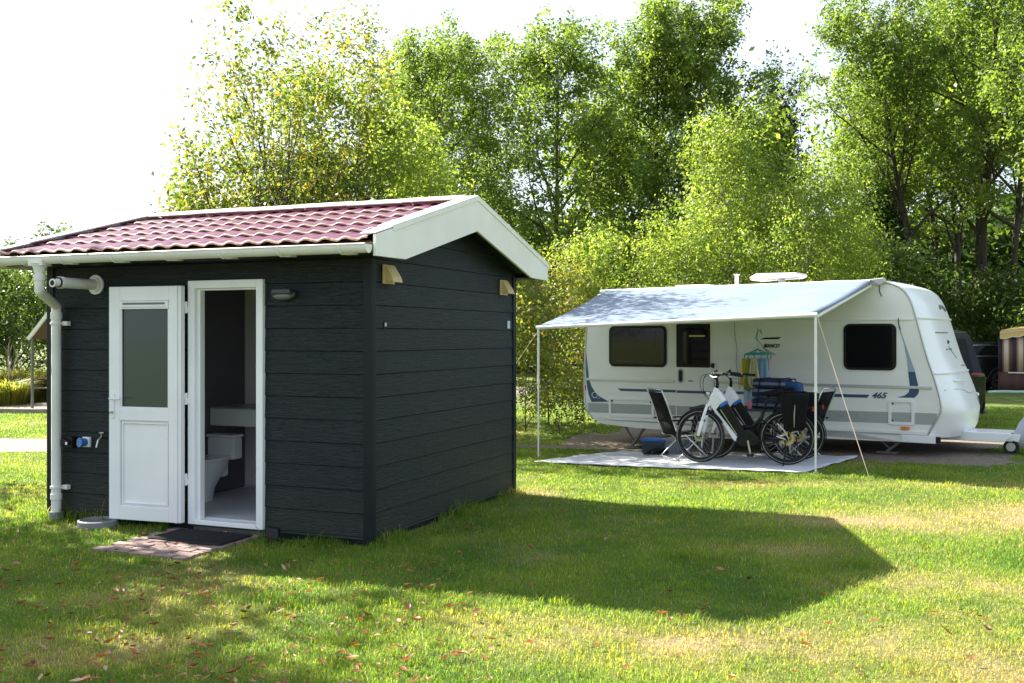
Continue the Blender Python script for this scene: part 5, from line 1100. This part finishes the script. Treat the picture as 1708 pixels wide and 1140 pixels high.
def oak(u, Y, top, rad, seed, label, P=OAKP, lai=3.7, spread=.155, size=.105, lmat=OAK, bmat=bark, r0=None, group='tall trees behind the caravan', droop=0, name='oak_tree', cat='tree', lean=(0, 0), elong=1.55, H=None):
    """u, Y: where it stands; top: picture row of its top, turned into a height; rad: crown radius in metres"""
    x = (u-854)/F*Y; g = G(x, Y); H = H or 1.6+(562-top)/F*Y-g
    root = empty(name, (x, Y, g-.03), 0, label, cat, group); t = Tree(seed)
    t.limb(np.array([0., 0, 0]), np.array([lean[0], lean[1], 1.]), H*P['th'], r0 or H*.017, 0, 3, P); t.finish(root, bmat, lmat, lai, spread, size, droop, elong, H=H, rad=rad); return root
def ux(u, Y): return (u-854)/F*Y
OAKP['th'] = .85
TALL = dict(OAKP); TALL['t0'] = (.34, .3, .25); TALL['kids'] = (20, 7, 5); TALL['spread'] = (50, 48, 45)
oak(742, 36, 48, 2.3, 11, 'oak left of centre showing just above the cabin roof ridge')
oak(688, 41, 62, 1.9, 12, 'slim oak crown between the yellowing birch and the oak above the ridge')
oak(812, 40, 62, 1.7, 19, 'slim oak with bare forked trunk right of the cabin ridge', lai=2.6)
oak(930, 34, 18, 2.5, 13, 'broad oak with visible trunk above the end of the cabin gable', lai=3.2)
oak(1075, 37, 25, 2.5, 14, 'tall oak above the left half of the caravan')
oak(1178, 36, -35, 2.8, 15, 'tallest oak in the middle, above the satellite dish')
oak(1300, 44, 120, 1.2, 16, 'dark oak in the gap under the open sky', lmat=DARKF, lai=4)
oak(1548, 37, -60, 2.9, 21, 'tall tree with leaning dark trunk above the caravan nose', P=TALL, lean=(-.14, 0), r0=.23, lai=3.2)
oak(1640, 38, -90, 3.2, 22, 'tall tree with dark forked trunk left of the striped tent', P=TALL, lean=(-.05, 0), r0=.22, lai=3.2)
oak(1682, 37, -120, 3.2, 23, 'tall tree rising straight behind the striped tent', P=TALL, r0=.22, lai=3.2)
oak(1440, 38, 300, 1.9, 24, 'dark tree left of the leaning trunk behind the caravan roof end', lmat=DARKF)
oak(1600, 43, -20, 2.4, 25, 'tall tree furthest back between the leaning and the forked trunk', P=TALL)
oak(1810, 30, -120, 3.0, 26, 'tall tree at the right picture edge beyond the tent', P=TALL)
# big sparse yellowing tree behind the cabin
BP = dict(wob=.10, lift=(.1, .8, .4, .1), kids=(15, 6, 4), t0=(.12, .2, .2), spread=(38, 36, 42), len=(0, 4.4, 1.9, .9), env=lambda t: 1.25-.85*t, cl=4, th=.85)
oak(470, 17, -15, 1.45, 31, 'sparse yellowing tree rising behind the cabin roof', P=BP, lai=1.15, spread=.10, size=.068, lmat=YEL, r0=.11, group=None, name='birch_tree')
oak(590, 18.5, 5, .85, 32, 'thin upright yellow-green tree right of the sparse one', P=BP, lai=1.2, spread=.10, size=.068, lmat=YEL, r0=.08, group=None, name='birch_tree')
BUSH = dict(wob=.14, lift=(.1, .5, .2), kids=(18, 7, 5), t0=(.05, .2, .2), spread=(52, 46, 45), len=(0, 2.3, 1.2, .7), env=lambda t: 1.15-.5*t, cl=5, th=.75)
oak(620, 20, 130, 1.6, 33, 'dense light green bushy tree behind the cabin ridge', P=BUSH, lai=3.6, spread=.15, size=.08, lmat=BIRCH, r0=.08, group=None, name='bushy_tree')
oak(500, 18.5, 175, 1.5, 37, 'yellow-green bushy tree behind the middle of the ridge', P=BUSH, lai=3.2, spread=.15, size=.075, lmat=YEL, r0=.08, group=None, name='bushy_tree')
oak(405, 18, 240, 1.25, 34, 'low yellow-green bushy tree behind the left half of the roof', P=BUSH, lai=3.4, spread=.14, size=.075, lmat=YEL, r0=.08, group=None, name='bushy_tree')
oak(735, 22, 200, 1.35, 35, 'green bushy tree directly behind the ridge end', P=BUSH, lai=3.2, spread=.16, size=.085, lmat=BIRCH, r0=.08, group=None, name='bushy_tree')
oak(315, 21, 292, .85, 36, 'lowest bushy tree at the left end of the roof ridge', P=BUSH, lai=3.2, spread=.14, size=.075, lmat=YEL, r0=.06, group=None, name='bushy_tree')
# birches behind the caravan
BB = dict(wob=.09, lift=(.05, .55, -.15, -.4), kids=(22, 6, 4), t0=(.10, .2, .2), spread=(45, 42, 42), len=(0, 3.1, 1.5, .9), env=lambda t: 1.3-1.1*t, cl=5, th=.9)
oak(1225, 25, 180, 1.35, 41, 'light green birch with drooping twigs behind the satellite dish', P=BB, lai=2.8, spread=.13, size=.065, lmat=BIRCH, bmat=birchbark, r0=.07, group='birches behind the caravan', name='birch_tree', droop=.6)
oak(1325, 24.5, 240, 1.75, 42, 'shorter light birch behind the right half of the caravan roof', P=BB, lai=3.0, spread=.14, size=.065, lmat=BIRCH, bmat=birchbark, r0=.07, group='birches behind the caravan', name='birch_tree', droop=.6)
oak(1425, 25.5, 330, .95, 44, 'narrow light birch nearest the raised end of the caravan roof', P=BB, lai=3.0, spread=.13, size=.065, lmat=BIRCH, bmat=birchbark, r0=.05, group='birches behind the caravan', name='birch_tree', droop=.6)
oak(1135, 24, 335, 1.25, 43, 'low green birch behind the left half of the caravan roof', P=BB, lai=3.0, spread=.14, size=.065, lmat=BIRCH, bmat=birchbark, r0=.06, group='birches behind the caravan', name='birch_tree', droop=.5)
# shrubs left of the caravan
SH = dict(wob=.14, lift=(.1, .6, .25), kids=(12, 6, 3), t0=(.03, .2, .2), spread=(42, 40, 45), len=(0, 1.8, .9, .5), env=lambda t: 1.2-.6*t, cl=6, th=.8)
oak(915, 20.5, 405, .8, 51, 'reddish yellow shrub between cabin and caravan', P=SH, lai=1.9, spread=.14, size=.07, lmat=RED, r0=.035, group=None, name='shrub', cat='shrub')
oak(876, 19.5, 480, .6, 52, 'yellow-green shrub just behind the cabin corner', P=SH, lai=2.2, spread=.14, size=.07, lmat=YEL, r0=.03, group=None, name='shrub', cat='shrub')
oak(972, 22.5, 425, .9, 53, 'taller turning shrub behind the left end of the caravan', P=SH, lai=2.2, spread=.15, size=.07, lmat=RED, r0=.035, group=None, name='shrub', cat='shrub')
oak(1045, 24, 385, 1.2, 54, 'green shrub above the left half of the awning', P=SH, lai=3.2, spread=.14, size=.065, lmat=BIRCH, r0=.05, group=None, name='shrub', cat='shrub')
oak(935, 19, 610, .8, 55, 'low dry shrub at the foot of the reddish shrub', P=SH, lai=2.6, spread=.10, size=.05, lmat=YEL, r0=.02, group=None, name='shrub', cat='shrub')
oak(975, 20.5, 600, .7, 56, 'low dry shrub at the left end of the caravan', P=SH, lai=2.6, spread=.10, size=.05, lmat=YEL, r0=.02, group=None, name='shrub', cat='shrub')
# undergrowth behind
lab = ['under the leaning trunk', 'beside the dark low car', 'behind the striped tent', 'behind the caravan nose', 'right of the low oak', 'below the broad oak', 'beneath the tallest oak', 'beneath the forked oak', 'right of the gable end', 'at the right picture edge']
for i, (u, Y, tp, rd) in enumerate(((1500, 36, 400, 2.2), (1590, 36.5, 430, 2.2), (1690, 37, 440, 2.3), (1430, 34, 400, 2.0), (1380, 35, 380, 2.2), (960, 36, 380, 2.4), (1120, 37, 360, 2.4), (840, 36, 360, 2.4), (900, 33, 440, 1.8), (1770, 34, 420, 2.2))):
    oak(u, Y, tp, rd, 60+i, 'dark green undergrowth bush '+lab[i], P=BUSH, lai=3.0, spread=.25, size=.13, lmat=MIDF if u > 1300 else OAK, r0=.06, group='undergrowth bushes at the edge of the wood', name='undergrowth_bush', cat='bush')
# left side vegetation
oak(25, 29, 420, 1.5, 71, 'dense dark green tree behind the canvas shelter', P=BUSH, lmat=MIDF, lai=4, spread=.2, size=.095, r0=.08, group=None, name='bushy_tree')
oak(-60, 27, 430, 1.5, 72, 'green bushy tree at the left picture edge', P=BUSH, lmat=MIDF, lai=4, spread=.2, size=.095, r0=.08, group=None, name='bushy_tree')
oak(100, 31, 440, 1.4, 73, 'green bushy tree behind the deck, next to the cabin wall', P=BUSH, lmat=MIDF, lai=4, spread=.2, size=.095, r0=.08, group=None, name='bushy_tree')
oak(85, 62, 378, 1.9, 74, 'far pale tree above the left roof end', lmat=MIDF, lai=7, spread=.35, size=.24, group='far trees on the left')
oak(25, 70, 402, 2.0, 75, 'farthest low tree at the left picture edge', lmat=MIDF, lai=7, spread=.35, size=.26, group='far trees on the left')
# trees out of frame to the left, throwing shade over the lawn
oak(-739, 12.3, 0, 2.6, 81, 'leafy tree standing outside the left picture edge', lai=3.5, spread=.25, size=.13, group='trees beside the left lawn', H=9.5)
oak(-775, 10.6, 0, 2.1, 82, 'smaller leafy tree outside the left picture edge, nearer the lawn', lai=4, spread=.2, size=.12, group='trees beside the left lawn', H=8.4)
# far wood as one mass
rng = np.random.RandomState(90); nW = 90000
X = rng.uniform(-11, 52, nW); Yw = rng.uniform(47, 58, nW); hmax = 6.2+2.6*vnoise(X, Yw*.3, .22, 8)+np.clip((X-22)*.35, 0, 4); Z = rng.rand(nW)**.8*hmax
ok = vnoise(X*1.0, Z*1.1, .8, 6)+.35*rng.rand(nW) > .38; C = np.stack([X, Yw, Z], -1)[ok]; n = len(C)
V = leaf_quads(rng, C, .42); fw_ = big_mesh('far_woodland', V, np.arange(n*4).reshape(-1, 4), DARKF, None, np.repeat(rng.rand(n), 4)); tag(fw_, 'dense far woodland closing the view behind the trees', 'woodland', kind='stuff')
# forest trunks
for i, (u, Y, H, r) in enumerate(((1500, 42, 10, .16), (1560, 45, 12, .14), (1625, 43, 12, .17), (1470, 46, 10, .13), (1010, 43, 9, .14), (1240, 42, 9, .15))):
    e_ = empty('bare_stem', (ux(u, Y), Y, G(ux(u, Y), Y)-.05), 0, ['dark stem deep in the wood right of the caravan roof end', 'slender dark stem between the leaning and the forked trunk', 'thick dark stem behind the forked trunk', 'thin dark stem at the dark gap behind the caravan', 'dark stem between the broad oak and the next one', 'dark stem behind the drooping birch'][i], 'tree', 'stems deep in the wood')
    m = MB(); rr_ = random.Random(i); m.tube([(rr_.uniform(-.15, .15)*k, rr_.uniform(-.1, .1)*k, H*k/6) for k in range(7)], [r*(1-.1*k) for k in range(7)], 8); m.build('trunk', bark, e_, smooth='all')
    rg = np.random.RandomState(200+i); C = rg.normal(size=(4500, 3))*[1.1, 1.1, 1.3]+[0, 0, H]; V = leaf_quads(rg, C, .22); big_mesh('crown', V, np.arange(4500*4).reshape(-1, 4), OAK, e_, np.repeat(rg.rand(4500), 4))
# reeds by the deck
def reeds(x, y, n, h, seed, label):
    rg = np.random.RandomState(seed); e_ = empty('ornamental_grass', (x, y, G(x, y)), 0, label, 'grass clump', 'tall grass clumps by the deck')
    a = rg.rand(n)*2*math.pi; r = rg.rand(n)**.6*.35; L_ = h*(.6+.6*rg.rand(n)); b0 = np.stack([r*np.cos(a), r*np.sin(a), 0*r], -1); o_ = np.stack([np.cos(a), np.sin(a), 0*a], -1); out_ = (.25+.5*rg.rand(n))[:, None]
    p1 = b0+o_*out_*L_[:, None]*.4+np.array([0, 0, 1])*(L_*.72)[:, None]; p2 = b0+o_*out_*L_[:, None]*1.15+np.array([0, 0, 1])*(L_*(.85-.2*rg.rand(n)))[:, None]; sd_ = np.cross(o_, [0, 0, 1])*.008
    V = np.stack([b0-sd_, b0+sd_, p1+sd_*1.2, p1-sd_*1.2, p2+sd_*.2, p2-sd_*.2], 1).reshape(-1, 3); k = np.arange(n)*6; Fc = np.concatenate([np.stack([k, k+1, k+2, k+3], -1), np.stack([k+3, k+2, k+4, k+5], -1)])
    big_mesh('blades', V, Fc, REED, e_, np.repeat(rg.rand(n), 6))
    rg2 = random.Random(seed); m = MB()
    for i in range(4):
        a = rg2.random()*6.28; hh_ = h*rg2.uniform(1.1, 1.5); q_ = Vector((.3*math.cos(a), .3*math.sin(a), hh_)); m.tube([(0, 0, .1), q_*.6, q_, q_+Vector((.14*math.cos(a), .1*math.sin(a), .22))], [.004, .004, .014, .003], 5)
    m.build('plumes', mat('plume', (.22, .17, .12), .9), e_, smooth='all')
for i, (u, Y) in enumerate(((-30, 24.5), (5, 25), (38, 25.2), (70, 26), (12, 23.6), (100, 26.5))):
    reeds(ux(u, Y), Y, 900, .95 if i < 4 else .75, 300+i, 'tall yellow-green grass clump '+['outside the left edge', 'at the left edge behind the deck', 'just left of the shelter pole', 'between shelter pole and cabin', 'nearest the left end of the deck', 'hidden behind the cabin corner'][i])

# ------------------------------------------------------------------ LAWN BLADES AND LEAVES
rng = np.random.RandomState(7)
def blades(n, y0, y1, hmul=1.0, hb=.032, wmul=1.0, keep=None, seed=1, pw=1.5):
    rg = np.random.RandomState(seed); u = rg.rand(n); e_ = 2-pw; y = (y0**e_+(y1**e_-y0**e_)*u)**(1/e_); x = (rg.rand(n)*2-1)*.60*y
    sx, sy = w2s(x, y); ok = ~((sx > -3.42) & (sx < .03) & (sy > -.02) & (sy < D+.03)) & ~((sx > -1.95) & (sx < -1.0) & (sy > -1.0) & (sy < 0)) & ~on_mat(x, y, .0) & ~pitch_mask(x, y) & ~(y < 4.95-(x+2.4)*.55-.05+(0 if True else 0)*x) | False
    ok &= ~((np.abs(y-path_y(x)) < 1.0) & (x < 3))
    if keep is not None: ok &= keep(x, y)
    x, y = x[ok], y[ok]; n = len(x); sx, sy = sx[ok], sy[ok]
    th = vnoise(x, y, 1.4, 11)*.6+vnoise(x, y, 4, 12)*.4; dr_ = dryness(x, y); th = th*(1-.75*dr_); kp = rg.rand(n) > .72*dr_; x, y, th, dr_, sx, sy = x[kp], y[kp], th[kp], dr_[kp], sx[kp], sy[kp]; n = len(x)
    dx_ = np.maximum(np.maximum(-3.36-sx, sx), 0); dy_ = np.maximum(np.maximum(-sy, sy-D), 0); wall_d = np.sqrt(dx_**2+dy_**2)
    tall = 1+5.5*np.exp(-(wall_d/.13)**2)*np.clip(vnoise(x, y, 3.2, 15)*1.6-.35, 0, 1)
    tuft = 1+1.1*np.clip(vnoise(x, y, 5.5, 31)*vnoise(x, y, 11, 32)*3.2-1.35, 0, 1); h = hb*(.55+.9*th)*(.6+.8*rg.rand(n))*hmul*tall*tuft; wv_ = (.0015+.0013*rg.rand(n))*wmul*(y/6)**.6
    a = rg.rand(n)*2*math.pi; le = (.25+.9*rg.rand(n))*h; z = ground_z(x, y); c, s_ = np.cos(a), np.sin(a)
    b = np.stack([x, y, z-.002], -1); sd_ = np.stack([-s_*wv_, c*wv_, 0*x], -1); d1 = np.stack([c*le*.3, s_*le*.3, h*.6], -1); d2 = np.stack([c*le, s_*le, h*(1-.15*rg.rand(n))], -1)
    V = np.stack([b-sd_, b+sd_, b+d1+sd_*.8, b+d1-sd_*.8, b+d2], 1).reshape(-1, 3); k = np.arange(n)*5
    F1 = np.stack([k, k+1, k+2, k+3], -1); F2 = np.stack([k+3, k+2, k+4, k+4], -1)
    return V, k, np.repeat(rg.rand(n), 5), np.repeat(dr_, 5)
V, k, t, dd = blades(620000, 4.3, 24, seed=1, hb=.028)
# tri mesh for mixed faces: split quads
Fc = np.concatenate([np.stack([k, k+1, k+2], -1), np.stack([k, k+2, k+3], -1), np.stack([k+3, k+2, k+4], -1)])
go_ = big_mesh('lawn_grass', V, Fc, BLADE, None, t, 3); at_ = go_.data.attributes.new('dry', 'FLOAT', 'POINT'); at_.data.foreach_set('value', dd.astype(np.float32))
tag(go_, 'short mown grass blades covering the lawn', 'grass', kind='stuff')

# fallen leaves
rg = np.random.RandomState(77); n = 2600; y = 4.6+rg.rand(n)**1.4*8; x = (rg.rand(n)*2-1)*.56*y
wgt = np.where(x < -.2, 1.0, .16)*np.where(y < 7.6, 1, .35); ok = rg.rand(n) < wgt; sx, sy = w2s(x, y); ok &= ~((sx > -3.4) & (sx < .05) & (sy > -.05) & (sy < D)); ok &= ~on_mat(x, y)
x, y = x[ok], y[ok]; n = len(x); C = np.stack([x, y, ground_z(x, y)+.022+.014*rg.rand(n)], -1)
a = rg.rand(n)*6.28; tilt = rg.normal(size=n)*.35; L_ = (.016+.026*rg.rand(n)**1.4); Wd_ = L_*(.26+.22*rg.rand(n)); ax = np.stack([np.cos(a), np.sin(a), tilt*.6], -1); bx = np.stack([-np.sin(a), np.cos(a), rg.normal(size=n)*.3], -1); up = np.array([0, 0, 1.])
cu = (L_*(.25+.5*rg.rand(n)))[:, None]*up
V = np.stack([C-ax*L_[:, None]+cu*.6, C-bx*Wd_[:, None]+cu*.7, C, C+bx*Wd_[:, None]+cu*.7, C+ax*L_[:, None]+cu*.6], 1).reshape(-1, 3); k = np.arange(n)*5
Fc = np.concatenate([np.stack([k, k+1, k+2], -1), np.stack([k, k+2, k+3], -1), np.stack([k+1, k+4, k+2], -1), np.stack([k+2, k+4, k+3], -1)])
LITT = foliage('dead_leaves', [(0, (.10, .04, .02)), (.45, (.30, .10, .035)), (.8, (.36, .17, .075)), (1, (.42, .31, .19))], trans=.25, tcol=1.3)
tag(big_mesh('fallen_leaves', V, Fc, LITT, None, np.repeat(rg.rand(n), 5), 3), 'scattered curled brown leaves lying on the lawn', 'fallen leaves', kind='stuff')
